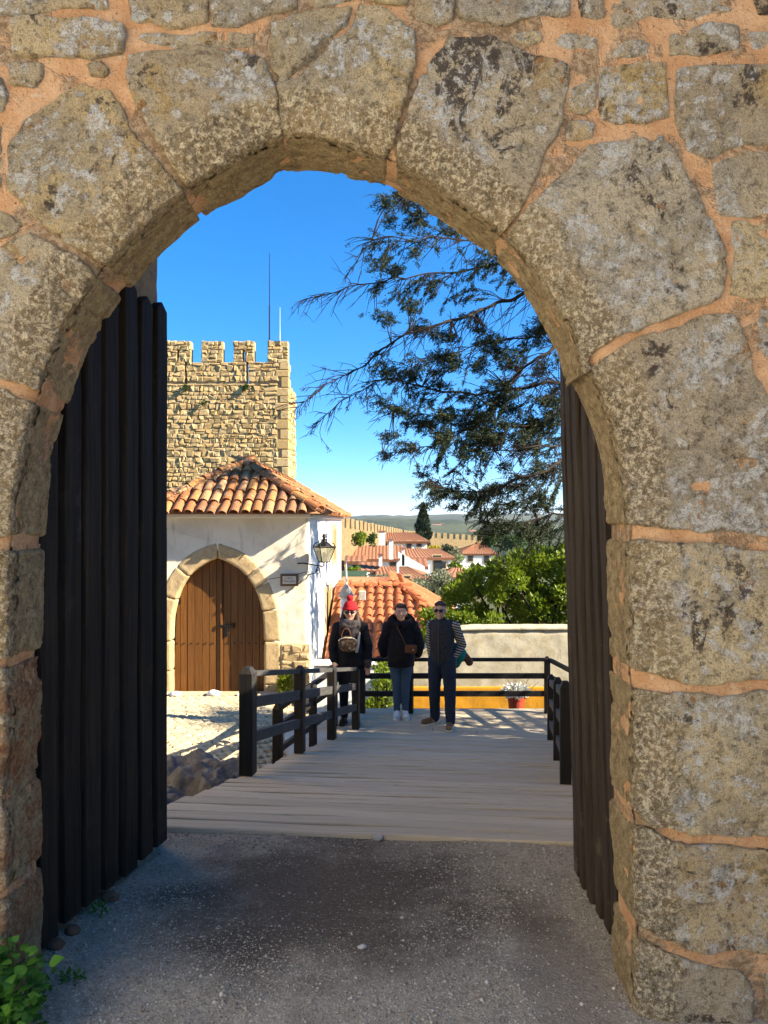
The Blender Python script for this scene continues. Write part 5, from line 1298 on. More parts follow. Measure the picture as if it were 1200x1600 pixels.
for (c, r) in LP:
    seg = np.linalg.norm(np.diff(c, axis=0), axis=1); cum = np.r_[0, np.cumsum(seg)]; L = cum[-1]
    s = 3.4
    while s < L - 0.05:
        i = min(np.searchsorted(cum, s) - 1, len(c) - 2); base = c[i] + (c[i + 1] - c[i]) * ((s - cum[i]) / max(seg[i], 1e-6))
        ld = unit(c[i + 1] - c[i]); f = 1 - s / L
        tl = rt.uniform(0.25, 1.0) * (0.55 + f)
        dr = unit(ld * rt.uniform(0.2, 1.0) + np.array([rt.uniform(-0.9, 0.5), rt.uniform(-0.7, 0.7), rt.uniform(-1.1, 0.45)]))
        p = [base]; dcur = dr
        for k in range(5):
            dcur = unit(dcur + np.array([-0.06, 0, -0.10]) + RG.normal(size=3) * 0.12); p.append(p[-1] + dcur * tl / 5)
        p = np.array(p); twigs.tube(p, list(np.linspace(0.0085, 0.0025, 6)), 4, False); TW.append(p)
        for kk in range(rt.randint(1, 3)):
            j = rt.randint(1, 4); sd = unit(dcur + RG.normal(size=3) * 0.6 + np.array([-.1, 0, -.15])); sl = tl * rt.uniform(0.25, 0.6)
            q = np.array([p[j], p[j] + sd * sl * 0.5, p[j] + sd * sl + np.array([0, 0, -0.04 * sl])]); twigs.tube(q, [0.006, 0.004, 0.002], 4, False)
            if vnoise(q[2][None] * 1.5, 4)[0] > -0.05: spray_line(q[1:], 1, 22)
        if vnoise(p[-1][None] * 1.5, 4)[0] > -0.1: spray_line(p[3:], 1, 24)
        s += rt.uniform(0.03, 0.10)
clus = [(605, 318, 18, 13), (636, 310, 22, 12), (652, 346, 18, 18), (612, 346, 10, 12), (574, 388, 14, 8), (590, 416, 20, 11), (618, 420, 16, 9), (645, 480, 12, 14), (606, 500, 14, 9), (712, 362, 16, 9), (588, 492, 24, 8),
        (660, 512, 18, 13), (700, 560, 25, 12), (745, 572, 22, 11), (800, 560, 20, 13), (840, 520, 18, 22), (850, 578, 18, 16), (600, 580, 26, 11), (640, 590, 24, 11), (590, 626, 26, 10), (625, 641, 28, 11), (660, 662, 20, 15), (610, 682, 18, 9),
        (640, 700, 24, 10), (605, 712, 15, 7), (700, 650, 20, 12), (692, 690, 15, 18), (740, 660, 30, 17), (770, 690, 28, 19), (800, 640, 28, 12), (830, 662, 22, 16), (762, 716, 14, 9), (660, 741, 13, 6), (700, 770, 25, 10), (735, 775, 24, 8),
        (682, 755, 18, 6), (712, 791, 12, 6), (780, 762, 22, 8), (820, 746, 26, 9), (850, 740, 20, 11), (750, 801, 16, 7), (800, 791, 28, 11), (842, 790, 24, 15), (792, 822, 28, 11), (838, 832, 26, 14), (862, 650, 14, 36), (864, 480, 10, 28), (766, 832, 18, 8),
        (820, 700, 20, 14), (780, 600, 18, 10), (850, 450, 14, 12), (690, 600, 20, 8), (730, 620, 18, 9)]
clus += [(x, np.interp(x, [680, 760, 870], [520, 500, 420]) + RG.random() * np.interp(x, [680, 760, 870], [240, 310, 400]), RG.uniform(10, 22), RG.uniform(6, 13)) for x in RG.uniform(680, 872, 46)]
allL = np.concatenate([c for c, r in LP])
for (x, y, rx, ry) in clus:
    d = 13.1 + RG.uniform(-0.5, 0.6); c0 = P(x, y, d); k = max(5, int(rx * ry / 4.2)); rr_ = np.array([rx, 16, ry]) / FOC * d
    e = unit(RG.normal(size=(k, 3))); C = c0 + e * rr_ * 1.2 * (RG.random(k) ** 0.6)[:, None]
    i = np.argmin(((allL - c0) ** 2).sum(1)); a = allL[i]
    for j in range(3):
        tip = C[RG.integers(k)]; md = (a + tip) / 2 + np.array([0, 0, 0.04]) + RG.normal(size=3) * 0.03; twigs.tube([a, md, tip], [0.012, 0.007, 0.003], 4, False)
    for q in C: sprC.append(q); sprD.append(unit(np.array([-0.7, 0, -0.25]) + (q - c0) * 1.5 + RG.normal(size=3) * 0.35))
limbs.build('limbs', MT['bark'], con, True); twigs.build('twigs', MT['twig'], con)['kind'] = 'stuff'
sprC, sprD = np.array(sprC), unit(np.array(sprD))
spx = 600 + sprC[:, 0] / sprC[:, 1] * FOC; kp = (spx > 572 + 30 * RG.random(len(spx))) | (RG.random(len(spx)) < 0.06); sprC, sprD = sprC[kp], sprD[kp]
k = 16; C = np.repeat(sprC, k, 0); D = np.repeat(sprD, k, 0); D2 = unit(D + RG.normal(size=D.shape) * 0.5)
C = C + D * RG.uniform(-0.05, 0.07, (len(C), 1)) + RG.normal(size=C.shape) * 0.016
leaf_obj('foliage', C, D2, RG.uniform(0.028, 0.07, len(C)), RG.uniform(0.009, 0.020, len(C)), MT['conifer'], con, 3)
# unseen second conifer added right of the bridge, crown shaped to dapple the landing
con2 = thing('conifer_tree', (8.2, 7.4, -1.5), 'unseen second conifer added right of the bridge to dapple the landing with shade', 'tree')
lm = MB(); Cs, Ds = [], []
for i in range(210):
    c0 = np.array([RG.uniform(4.4, 10.5), RG.uniform(6.0, 8.9), 0.0]); c0[2] = 0.63 * (c0[0] - 5) + RG.uniform(0.1, 2.1)
    if i % 2: c0[1] = 8.55 - 0.3 * (c0[0] - 5) + RG.uniform(-0.7, 0.6); c0[2] = 0.63 * (c0[0] - 5) + RG.uniform(1.6, 3.4)
    if c0[2] < 0.3 or RG.random() < 0.34: continue
    C, D = blob(c0, np.array([0.55, 0.55, 0.22]) * RG.uniform(0.6, 1.2), 90, RG, 0); Cs.append(C); Ds.append(unit(D + RG.normal(size=D.shape) * 0.5 + np.array([0, 0, -0.3])))
    if i % 2 == 0:
        st = np.array([8.1, 7.4, min(c0[2] + 0.4, 4.5)]); md = (st + c0) / 2 + np.array([0, 0, 0.15]); lm.tube([st, md, c0], [0.05, 0.03, 0.012], 6)
C = np.concatenate(Cs); leaf_obj('foliage', C, np.concatenate(Ds), RG.uniform(0.08, 0.16, len(C)), RG.uniform(0.03, 0.055, len(C)), MT['conifer'], con2, 4)
lm.build('limbs', MT['bark'], con2, True); m = MB(); m.tube([(8.2, 7.4, -1.7), (8.1, 7.4, 2.0), (8.1, 7.4, 5.2)], [0.26, 0.2, 0.06], 10); m.build('trunk', MT['bark'], con2, True)

# ------------------------------------------------------------------ shrubs and trees
def clumps_px(spec, jit, seed):
    r = np.random.default_rng(seed); out = []
    for (x, y, d, rx, ry) in spec: out.append((P(x, y, d), (rx / FOC * d, rx / FOC * d * 0.9, ry / FOC * d)))
    return out
rs2 = np.random.default_rng(21); spec = []
prof_x = [698, 715, 735, 755, 785, 825, 860, 900, 960]; prof_y = [945, 912, 884, 872, 866, 850, 850, 845, 850]
for i in range(95):
    x = rs2.uniform(700, 960); yt = np.interp(x, prof_x, prof_y); d = rs2.uniform(13.3, 16.2); y = yt + 14 + rs2.random() ** 1.3 * 125
    spec.append((x, y, d, rs2.uniform(12, 24), rs2.uniform(9, 17)))
bushy('leafy_tree', 'broad bright green leafy tree growing behind the beige garden wall', 'tree', (3.3, 14.8, -3.0), clumps_px(spec, 0, 1), 24000, 0.10, MT['bright'], 31, 0.5, None, 1.0)
spec = [(rs2.uniform(655, 705), rs2.uniform(962, 1015), rs2.uniform(12.75, 13.3), rs2.uniform(9, 15), rs2.uniform(9, 15)) for i in range(22)] + [(rs2.uniform(705, 780), rs2.uniform(962, 985), rs2.uniform(12.75, 13.2), rs2.uniform(9, 14), rs2.uniform(8, 12)) for i in range(14)]
bushy('hedge_shrub', 'fresh green shrub leaning over the curved end of the garden wall', 'shrub', (1.1, 13.0, -2.2), clumps_px(spec, 0, 1), 3200, 0.085, MT['bright'], 32, 0.5)
spec = [(rs2.uniform(580, 612), rs2.uniform(1040, 1104), rs2.uniform(11.3, 12.2), rs2.uniform(7, 12), rs2.uniform(7, 11)) for i in range(22)]
bushy('creeper_bush', 'leafy bush growing against the low white wall between the women', 'bush', (-0.05, 11.9, gz(0, 11.9)), clumps_px(spec, 0, 1), 1700, 0.07, MT['bright'], 33, 0.4)
spec = [(rs2.normal(676, 15), rs2.normal(918, 9), rs2.uniform(29, 31.5), rs2.uniform(8, 14), rs2.uniform(6, 11)) for i in range(34)]
bushy('olive_tree', 'silvery olive tree standing behind the orange roof', 'tree', tuple(P(680, 960, 30.2)), clumps_px(spec, 0, 1), 4200, 0.13, MT['olive'], 34, 0.4, None, 1.6)
spec = [(rs2.normal(596, 12), rs2.normal(908, 4), rs2.uniform(26, 27.5), rs2.uniform(7, 11), rs2.uniform(5, 8)) for i in range(18)]
bushy('olive_tree', 'small grey green olive tree above the left end of the orange roof', 'tree', tuple(P(596, 945, 26.7)), clumps_px(spec, 0, 1), 1900, 0.12, MT['olive'], 35, 0.4, None, 1.5)
for (x, y, d, rx, ry, mt, lb, n, lf) in (
        (564, 839, 56, 10, 11, 'bright', 'round light green bush against the town wall above the long brown roof', 900, 0.2),
        (581, 842, 57, 6, 6, 'deep', 'small dark bush between the round bush and the big chimney', 400, 0.2),
        (677, 856, 84, 10, 6, 'yellow', 'yellow flowering bush right of the cypress', 600, 0.25),
        (697, 858, 85, 11, 6, 'cypress', 'dark green bush right of the yellow flowering bush', 600, 0.28),
        (742, 905, 56, 34, 20, 'deep', 'dark tree mass below the hip roofed house', 1800, 0.28),
        (790, 900, 50, 34, 26, 'deep', 'dark tree mass behind the broad bright leafy tree', 1800, 0.28),
        (712, 886, 52, 9, 7, 'bright', 'light green bush beside the white house with arched door', 500, 0.2),
        (712, 868, 72, 8, 8, 'olive', 'grey green small tree left of the hip roofed house', 400, 0.25),
        (552, 890, 40, 7, 4, 'bright', 'low yellow green bush on the lawn terrace', 350, 0.12),
        (790, 842, 130, 26, 15, 'deep', 'dark tree group beyond the battlements behind the conifer', 1200, 0.6),
        (830, 838, 150, 26, 15, 'olive', 'greyish tree behind the hanging conifer branches', 1000, 0.7),
        (764, 846, 120, 10, 8, 'deep', 'small dark tree at the right end of the far battlements', 500, 0.5)):
    r3 = np.random.default_rng(int(x * 7 + y)); cl = [(P(x + r3.normal() * rx * 0.45, y + r3.normal() * ry * 0.45, d + r3.normal() * rx / FOC * d * 0.4), (rx / FOC * d * 0.5, rx / FOC * d * 0.5, ry / FOC * d * 0.5)) for _ in range(9)]
    bushy('bush' if rx < 20 else 'tree', lb, 'bush' if rx < 20 else 'tree', tuple(P(x, y + ry * 1.3, d)), cl, n, lf, MT[mt], int(x), 0.4, None, 1.0)
# cypress
cyp = thing('cypress_tree', tuple(P(661, 870, 100)), 'tall narrow dark cypress standing among the village houses', 'tree')
n = 2600; t = RG.random(n); a = RG.uniform(0, 6.28, n); zt_, zb4 = P(661, 789, 100)[2], P(661, 868, 100)[2]
rad = 0.98 * np.where(t < 0.55, 1.0 - 0.15 * t, (1 - t) * 2.0) * (0.75 + 0.35 * RG.random(n)) * (0.85 + 0.25 * np.sin(a * 3 + t * 20)); rad = np.clip(rad, 0.03, None)
px_ = P(661, 800, 100)[0]; C = np.c_[px_ + rad * np.cos(a), 100 + rad * np.sin(a), zb4 + (zt_ - zb4) * t]; D = np.c_[np.cos(a) * 0.4, np.sin(a) * 0.4, np.ones(n)] + RG.normal(size=(n, 3)) * 0.25
leaf_obj('crown', C, D, RG.uniform(0.3, 0.65, n), RG.uniform(0.15, 0.3, n), MT['cypress'], cyp, 5)
m = MB(); m.tube([(px_, 100, zb4 - 2), (px_, 100, zb4 + 3), (px_, 100, zt_ - 0.5)], [0.25, 0.2, 0.03], 8); m.build('trunk', MT['bark'], cyp)
# tufts on the tower and weeds
for (x, y, d, rx, n, lb) in ((290, 606, 34.9, 3, 70, 'green tuft growing under the left arrow slit of the tower'), (384, 606, 34.9, 3.2, 80, 'green tuft growing under the right arrow slit of the tower'), (318, 630, 34.9, 2.2, 40, 'small tuft growing on the middle of the tower face')):
    c = P(x, y, d); C, D = blob(c, (rx / FOC * d, 0.1, rx / FOC * d), n, RG, 0); tf = thing('wall_plant', tuple(c), lb, 'plant'); leaf_obj('leaves', C, unit(D + np.array([0, -0.6, 0.4])), 0.14, 0.06, MT['deep'], tf, 8)
    m = MB(); m.tube([c + np.array([0, 0.1, -0.05]), c, c + np.array([0.03, -0.05, 0.1])], [0.015, 0.01, 0.004], 5); m.build('stem', MT['twig'], tf)
wd = thing('weed', (-1.75, 12.7, -1.43), 'green weeds growing at the foot of the bare masonry corner', 'plant')
C, D = blob((-1.72, 12.78, -1.22), (0.13, 0.12, 0.22), 220, RG, 0); leaf_obj('leaves', C, unit(D * 0.5 + np.array([0, -0.2, 0.9])), 0.09, 0.035, MT['bright'], wd, 9)
m = MB()
for k in range(9): a = np.array([-1.72 + RG.normal() * 0.05, 12.78, -1.46]); m.tube([a, a + np.array([RG.normal() * 0.06, RG.normal() * 0.05, 0.4])], [0.006, 0.003], 4)
m.build('stems', MT['deep'], wd)

# white flowers and twigs in the pot
C, D = blob((2.03, 11.35, pz + 0.41), (0.20, 0.17, 0.085), 420, RG, 0.3)
MT['petal'] = m_leaf('white_petal', (0.78, 0.77, 0.72), (0.62, 0.62, 0.55), 0.25)
leaf_obj('flowers', C, unit(D + np.array([0, 0, 0.4])), RG.uniform(0.04, 0.08, 420), RG.uniform(0.03, 0.06, 420), MT['petal'], pot, 12)
m = MB()
for k in range(14):
    a = np.array([2.03 + RG.normal() * 0.05, 11.35 + RG.normal() * 0.05, pz + 0.3]); d = unit(np.array([RG.normal() * 0.7, RG.normal() * 0.5, 0.8])); L = RG.uniform(0.2, 0.45)
    m.tube([a, a + d * L * 0.6 + np.array([0, 0, 0.02]), a + d * L], [0.006, 0.004, 0.002], 5)
m.build('stems', MT['twig'], pot)

# leafy plant in the bottom left corner
def ovate(name, n=5):
    V = []; F = []; w = [0.0, 0.34, 0.44, 0.36, 0.2, 0.0]
    for i in range(6):
        t = i / 5; z = 0.10 * math.sin(t * 3.0) - 0.12 * t * t
        V += [(-w[i], t, z + 0.10 * w[i]), (0, t, z), (w[i], t, z + 0.10 * w[i])]
    for i in range(5):
        for k in range(2): F.append((3 * i + k, 3 * i + k + 1, 3 * i + 4 + k, 3 * i + 3 + k))
    return mesh(name, V, F)
lmesh = ovate('leaf'); lmesh.materials.append(MT['herb']); lmesh.shade_smooth()
cp = thing('corner_plant', (-1.13, 2.28, 0.05), 'green leafy plant at the foot of the left jamb in the corner', 'plant')
stem = MB()
for k in range(280):
    u = RG.random(); x = -1.38 + 0.34 * RG.random(); y = 2.08 + 0.24 * RG.random()
    hgt = 0.06 + 0.20 * RG.random() * (1 - 0.55 * max(0, (x + 1.12) / 0.14))
    b = np.array([x * 0.6 - 1.18 * 0.4, y * 0.6 + 2.22 * 0.4, 0.04]); tp_ = np.array([x, y, 0.05 + hgt])
    if k % 4 == 0: stem.tube([b, (b + tp_) / 2 + np.array([0, 0, 0.02]), tp_], [0.004, 0.003, 0.0015], 4)
    for j in range(1):
        o = bpy.data.objects.new('leaf', lmesh); COL.objects.link(o); s = RG.uniform(0.026, 0.05); yaw = RG.uniform(0, 6.28)
        o.location = tp_ + RG.normal(size=3) * 0.008; o.rotation_euler = (RG.uniform(-0.5, 0.5), RG.uniform(-0.4, 0.4), yaw); o.scale = (s, s, s); attach(o, cp)
stem.build('stems', MT['herb'], cp)
n = 420; C = np.c_[RG.uniform(-1.40, -1.03, n), RG.uniform(2.06, 2.33, n), np.zeros(n)]; C[:, 2] = 0.05 + RG.random(n) * (0.22 - 0.45 * np.clip(C[:, 0] + 1.16, 0, 0.2)); a = RG.uniform(0, 6.28, n)
leaf_obj('small_leaves', C, np.c_[np.cos(a), np.sin(a), RG.uniform(-0.5, 0.5, n)], RG.uniform(0.03, 0.055, n), RG.uniform(0.02, 0.035, n), MT['herb'], cp, 15)
for (x, y, lb) in ((-1.14, 2.97, 'tiny green weed at the foot of the left gate leaf'), (-1.06, 2.52, 'small jagged weed beside the corner plant')):
    w_ = thing('weed', (x, y, 0.03), lb, 'plant')
    C, D = blob((x, y, 0.045), (0.035, 0.028, 0.022), 45, RG, 0); leaf_obj('leaves', C, unit(D + np.array([0, 0, 0.5])), 0.024, 0.011, MT['herb'], w_, 14)
    m = MB(); m.tube([(x, y, 0.0), (x + 0.01, y, 0.05)], [0.004, 0.002], 4); m.build('stem', MT['herb'], w_)

# ================================================================== people
def cap_geo(p0, r0, p1, r1, sy=1.0, n=14, rings=5):
    """closed tapered capsule; sy flattens it front to back"""
    p0, p1 = np.array(p0, float), np.array(p1, float); ax = p1 - p0; L = np.linalg.norm(ax)
    if L < 1e-6: ax = np.array([0, 0, 1e-4]); L = 1e-4
    z = ax / L; x = np.cross(z, [0, 1.0, 0.0]); x = x / np.linalg.norm(x) if np.linalg.norm(x) > 1e-3 else np.array([1.0, 0, 0]); y = np.cross(z, x)
    V = []; prof = []
    for i in range(rings): a = -PI / 2 + (PI / 2) * (i + 0.35) / rings; prof.append((r0 * math.cos(a), r0 * math.sin(a)))
    prof.append((r0, 0.0)); prof.append((r1, L))
    for i in range(rings): a = (PI / 2) * (i + 0.65) / rings; prof.append((r1 * math.cos(a), L + r1 * math.sin(a)))
    for r, t in prof:
        for k in range(n): a = 2 * PI * k / n; V.append(p0 + z * t + x * r * math.cos(a) + y * r * math.sin(a))
    F = []; m = len(prof)
    for i in range(m - 1):
        for k in range(n): F.append((i * n + k, i * n + (k + 1) % n, (i + 1) * n + (k + 1) % n, (i + 1) * n + k))
    F.append(tuple(range(n))[::-1]); F.append(tuple((m - 1) * n + k for k in range(n)))
    V = np.array(V); c = (p0 + p1) / 2
    if sy != 1.0: V[:, 1] = c[1] + (V[:, 1] - c[1]) * sy
    return V, F
def ell_geo(c, r, n=16, m=10):
    V = []; F = []
    for i in range(1, m):
        a = PI * i / m - PI / 2
        for k in range(n): b = 2 * PI * k / n; V.append((c[0] + r[0] * math.cos(a) * math.cos(b), c[1] + r[1] * math.cos(a) * math.sin(b), c[2] + r[2] * math.sin(a)))
    for i in range(m - 2):
        for k in range(n): F.append((i * n + k, i * n + (k + 1) % n, (i + 1) * n + (k + 1) % n, (i + 1) * n + k))
    F.append(tuple(range(n))[::-1]); F.append(tuple((m - 2) * n + k for k in range(n)))
    return np.array(V), F
class Fig(MB):
    def cap(s, p0, r0, p1, r1, sy=1.0): V, F = cap_geo(p0, r0, p1, r1, sy); return s.add(V, F)
    def chain(s, pts, sy=1.0):
        for (a, ra), (b, rb_) in zip(pts[:-1], pts[1:]): s.cap(a, ra, b, rb_, sy)
        return s
    def ell(s, c, r): V, F = ell_geo(c, r); return s.add(V, F)
    def hem(s, z): s.V = [(v[0], v[1], max(v[2], z)) for v in s.V]; return s
    def skin(s, name, mat, root, T, voxel=0.008, sm=3, wrinkle=0.0, seed=1):
        A, Q = remesh(s.V, s.F, voxel, sm)
        if wrinkle:
            N = vnormals(A, Q); A = A + N * (fbm(A * np.array([1, 1, 1.6]), 9, 3, seed) * wrinkle)[:, None]
        A = A @ T[:3, :3].T + T[:3, 3]
        return obj(name, mesh(name, A, Q), mat, root, True)
def hand(f, w, d, side, curl=0.5):
    """palm and five fingers from the wrist w along d"""
    w = np.array(w, float); d = unit(np.array(d, float)); x = unit(np.cross(d, [0, 1.0, 0.01])); n = np.cross(x, d)
    pm = w + d * 0.05; f.cap(w, 0.024, pm, 0.032, 0.6)
    for k, L in enumerate((0.062, 0.072, 0.068, 0.052)):
        o = w + d * 0.075 + x * (k - 1.5) * 0.019; a = o + d * L * 0.5; b = a + unit(d - n * curl * 0.9) * L * 0.5; f.cap(o, 0.0095, a, 0.009); f.cap(a, 0.009, b, 0.0075)
    t = w + d * 0.03 + x * side * 0.026; f.cap(t, 0.011, t + unit(d + x * side * 0.8) * 0.045, 0.009)
def base_body(f, head, neck0, sh, el, wr, hip, knee, ank, toe, chest, pelvis, face=(0, -1), hr=(0.074, 0.088, 0.108), hands=((0, 0, -1), (0, 0, -1))):
    h = np.array(head); fx, fy = face; fv = np.array([fx, fy, 0.0]); sv = np.array([-fy, fx, 0.0])
    f.ell(h, hr); f.ell(h + fv * 0.018 - np.array([0, 0, 0.055]), (hr[0] * 0.78, hr[1] * 0.78, 0.062))
    f.cap(h + fv * 0.082 + np.array([0, 0, 0.012]), 0.010, h + fv * 0.102 - np.array([0, 0, 0.022]), 0.0145)        # nose
    for s in (-1, 1):
        f.ell(h + sv * s * hr[0] * 1.0 - np.array([0, 0, 0.008]), (0.016, 0.02, 0.03))                                 # ears
        f.ell(h + fv * 0.066 + sv * s * 0.036 - np.array([0, 0, 0.030]), (0.024, 0.022, 0.022))                        # cheeks
    f.cap(h + fv * 0.076 - sv * 0.03 + np.array([0, 0, 0.030]), 0.011, h + fv * 0.076 + sv * 0.03 + np.array([0, 0, 0.030]), 0.011)   # brow
    f.ell(h + fv * 0.070 - np.array([0, 0, 0.098]), (0.024, 0.022, 0.018))                                            # chin
    f.cap(neck0, 0.052, h - np.array([0, 0, 0.05]) - fv * 0.012, 0.05)
    f.chain([(chest, 0.125), (pelvis, 0.125)], 0.8); f.cap(sh[0], 0.055, sh[1], 0.055)
    f.cap(neck0, 0.055, chest, 0.11, 0.85)
    for i, s in enumerate((-1, 1)):
        f.chain([(sh[i], 0.05), (el[i], 0.038), (wr[i], 0.026)]); hand(f, wr[i], hands[i], -s)
        f.chain([(hip[i], 0.085), (knee[i], 0.055), (ank[i], 0.036)]); f.cap(np.array(ank[i]) - np.array([0, 0, 0.03]), 0.036, toe[i], 0.03, 1.0)
def face_bits(root, head, face, T, shades, hr=(0.074, 0.088, 0.108), smile=True, sun=MT):
    h = np.array(head); fv = np.array([face[0], face[1], 0.0]); sv = np.array([-face[1], face[0], 0.0]); up = np.array([0, 0, 1.0])
    def put(name, f, mat, par=root, vox=0.004, sm=2): return f.skin(name, mat, par, T, vox, sm)
    if shades:
        f = Fig()
        for s in (-1, 1):
            c = h + fv * 0.094 + sv * s * 0.033 + up * 0.004; V, F = ell_geo((0, 0, 0), (0.031, 0.010, 0.024)); V = np.array([c + sv * v[0] + fv * v[1] + up * v[2] for v in V]); f.add(V, F)
            f.cap(h + fv * 0.088 + sv * s * 0.06 + up * 0.01, 0.005, h + sv * s * 0.080 + up * 0.008, 0.005)
        f.cap(h + fv * 0.098 - sv * 0.02 + up * 0.012, 0.005, h + fv * 0.098 + sv * 0.02 + up * 0.012, 0.005); put('sunglasses', f, MT['lens'])
    else:
        for s in (-1, 1):
            f = Fig(); f.ell(h + fv * 0.086 + sv * s * 0.031 + up * 0.004, (0.013, 0.009, 0.008)); e = put('eye', f, MT['eyewhite'], vox=0.003)
            f = Fig(); f.ell(h + fv * 0.0935 + sv * s * 0.031 + up * 0.004, (0.006, 0.004, 0.006)); put('iris', f, MT['lens'], e, 0.002, 1)
            f = Fig(); f.cap(h + fv * 0.086 + sv * (s * 0.031 - 0.017) + up * 0.026, 0.004, h + fv * 0.086 + sv * (s * 0.031 + 0.017) + up * 0.026, 0.004); put('eyebrow', f, MT['hair'], vox=0.003)
    f = Fig(); a = h + fv * 0.089 - up * 0.052
    f.cap(a - sv * 0.024 + up * 0.006, 0.005, a, 0.0065); f.cap(a, 0.0065, a + sv * 0.024 + up * 0.006, 0.005); mo = put('mouth', f, MT['lip'], vox=0.003)
    if smile: f = Fig(); f.cap(a - sv * 0.016 + up * 0.005 + fv * 0.004, 0.004, a + sv * 0.016 + up * 0.005 + fv * 0.004, 0.004); put('teeth', f, MT['eyewhite'], mo, 0.0025, 1)

def m_skin():
    m = Mat('skin'); f = m.noise(30, 3); c = m.mix(m.ss(f, 0.3, 0.7), (0.44, 0.24, 0.165), (0.50, 0.29, 0.20)); r = m.done(c, 0.5, spec=0.4); m.b.inputs['Subsurface Weight'].default_value = 0.12; m.b.inputs['Subsurface Scale'].default_value = 0.02; return r
def m_cloth(name, c1, c2, sc=60, rough=0.9):
    m = Mat(name); f = m.noise(sc, 5, 0.7); g = m.noise(6, 4); c = m.mix(m.ss(f, 0.3, 0.7), c1, c2); c = m.mix(m.ss(g, 0.5, 0.7, 0, 0.5), c, c1)
    return m.done(c, rough, m.mth('ADD', f, g), 0.5, 0.006, 0.2)
def m_stripe():
    m = Mat('striped_knit'); z = m.sep()[2]; s = m.mth('SINE', m.mth('MULTIPLY', m.mth('ADD', z, m.mth('MULTIPLY', m.sep()[0], 0.3)), 2 * PI / 0.034))
    c = m.mix(m.ss(s, -0.2, 0.2), (0.02, 0.02, 0.028), (0.36, 0.34, 0.31)); return m.done(c, 0.9, m.noise(80, 3), 0.3, 0.004, 0.2)
def m_pattern():
    m = Mat('patterned_bag_cloth'); v = m.vor(26); f = m.noise(18, 4); c = m.mix(m.ss(v, 0.25, 0.5), (0.17, 0.11, 0.06), (0.06, 0.033, 0.018)); c = m.mix(m.ss(f, 0.55, 0.65), c, (0.28, 0.23, 0.16)); return m.done(c, 0.7, f, 0.3, 0.005)
MT['skin'] = m_skin(); MT['lens'] = flat('dark_lens', (0.006, 0.006, 0.007), 0.15, 0.5); MT['eyewhite'] = flat('eye_white', (0.75, 0.72, 0.68), 0.3); MT['lip'] = flat('lips', (0.36, 0.09, 0.075), 0.5)
MT['hair'] = flat('dark_brown_hair', (0.030, 0.018, 0.011), 0.6, 0.4, var=0.5, sc=90); MT['hair2'] = flat('short_grey_brown_hair', (0.05, 0.036, 0.027), 0.6, 0.4, var=0.5, sc=90)
MT['black'] = m_cloth('black_coat_cloth', (0.008, 0.008, 0.010), (0.018, 0.018, 0.022)); MT['charcoal'] = m_cloth('charcoal_quilt', (0.020, 0.021, 0.025), (0.045, 0.046, 0.052), 40)
MT['denim'] = m_cloth('blue_denim', (0.035, 0.065, 0.12), (0.075, 0.12, 0.19), 120); MT['denim2'] = m_cloth('dark_denim', (0.012, 0.018, 0.035), (0.028, 0.040, 0.070), 120)
MT['red'] = m_cloth('red_knit', (0.30, 0.008, 0.012), (0.42, 0.018, 0.025), 90); MT['scarf'] = m_cloth('grey_brown_scarf', (0.05, 0.042, 0.042), (0.11, 0.09, 0.088), 50)
MT['sneaker'] = m_cloth('white_sneaker', (0.70, 0.69, 0.66), (0.80, 0.79, 0.76), 40, 0.6); MT['shoe'] = m_cloth('tan_suede', (0.16, 0.085, 0.04), (0.24, 0.14, 0.07), 60); MT['cream'] = flat('cream_strap', (0.66, 0.60, 0.48), 0.7)
MT['leather'] = m_cloth('brown_leather', (0.10, 0.04, 0.02), (0.16, 0.07, 0.035), 30, 0.5); MT['teal'] = m_cloth('teal_cloth', (0.01, 0.16, 0.13), (0.02, 0.24, 0.19), 30); MT['fur'] = m_cloth('black_fur', (0.006, 0.006, 0.007), (0.016, 0.014, 0.014), 150)
MT['stripe'] = m_stripe(); MT['pattern'] = m_pattern(); MT['gold'] = flat('gold_clasp', (0.75, 0.55, 0.2), 0.3, 0.5, 0.9); MT['darkshoe'] = flat('black_shoe', (0.012, 0.012, 0.013), 0.5)
def place(x, y, z, rz=0.0, s=1.0): return np.array(Matrix.Translation((x, y, z)) @ Matrix.Rotation(rz, 4, 'Z') @ Matrix.Scale(s, 4))
def shoes(root, ank, toe, T, mat, sole):
    for a, t in zip(ank, toe):
        f = Fig(); a = np.array(a); t = np.array(t); f.cap((a[0], a[1] + 0.02, 0.055), 0.045, (t[0], t[1], 0.045), 0.042, 1.0); f.cap((a[0], a[1] + 0.01, 0.07), 0.042, (a[0], a[1], 0.10), 0.045)
        V = np.array(f.V); V[:, 2] = np.maximum(V[:, 2], 0.012); f.V = [tuple(v) for v in V]; s = f.skin('shoe', mat, root, T, 0.008, 2)
        f = Fig(); f.cap((a[0], a[1] + 0.022, 0.014), 0.047, (t[0], t[1] - 0.004, 0.014), 0.044); V = np.array(f.V); V[:, 2] = np.clip(V[:, 2], 0.0, 0.026); f.V = [tuple(v) for v in V]
        o = obj('sole', mesh('sole', np.array(f.V) @ T[:3, :3].T + T[:3, 3], f.F), sole, s)

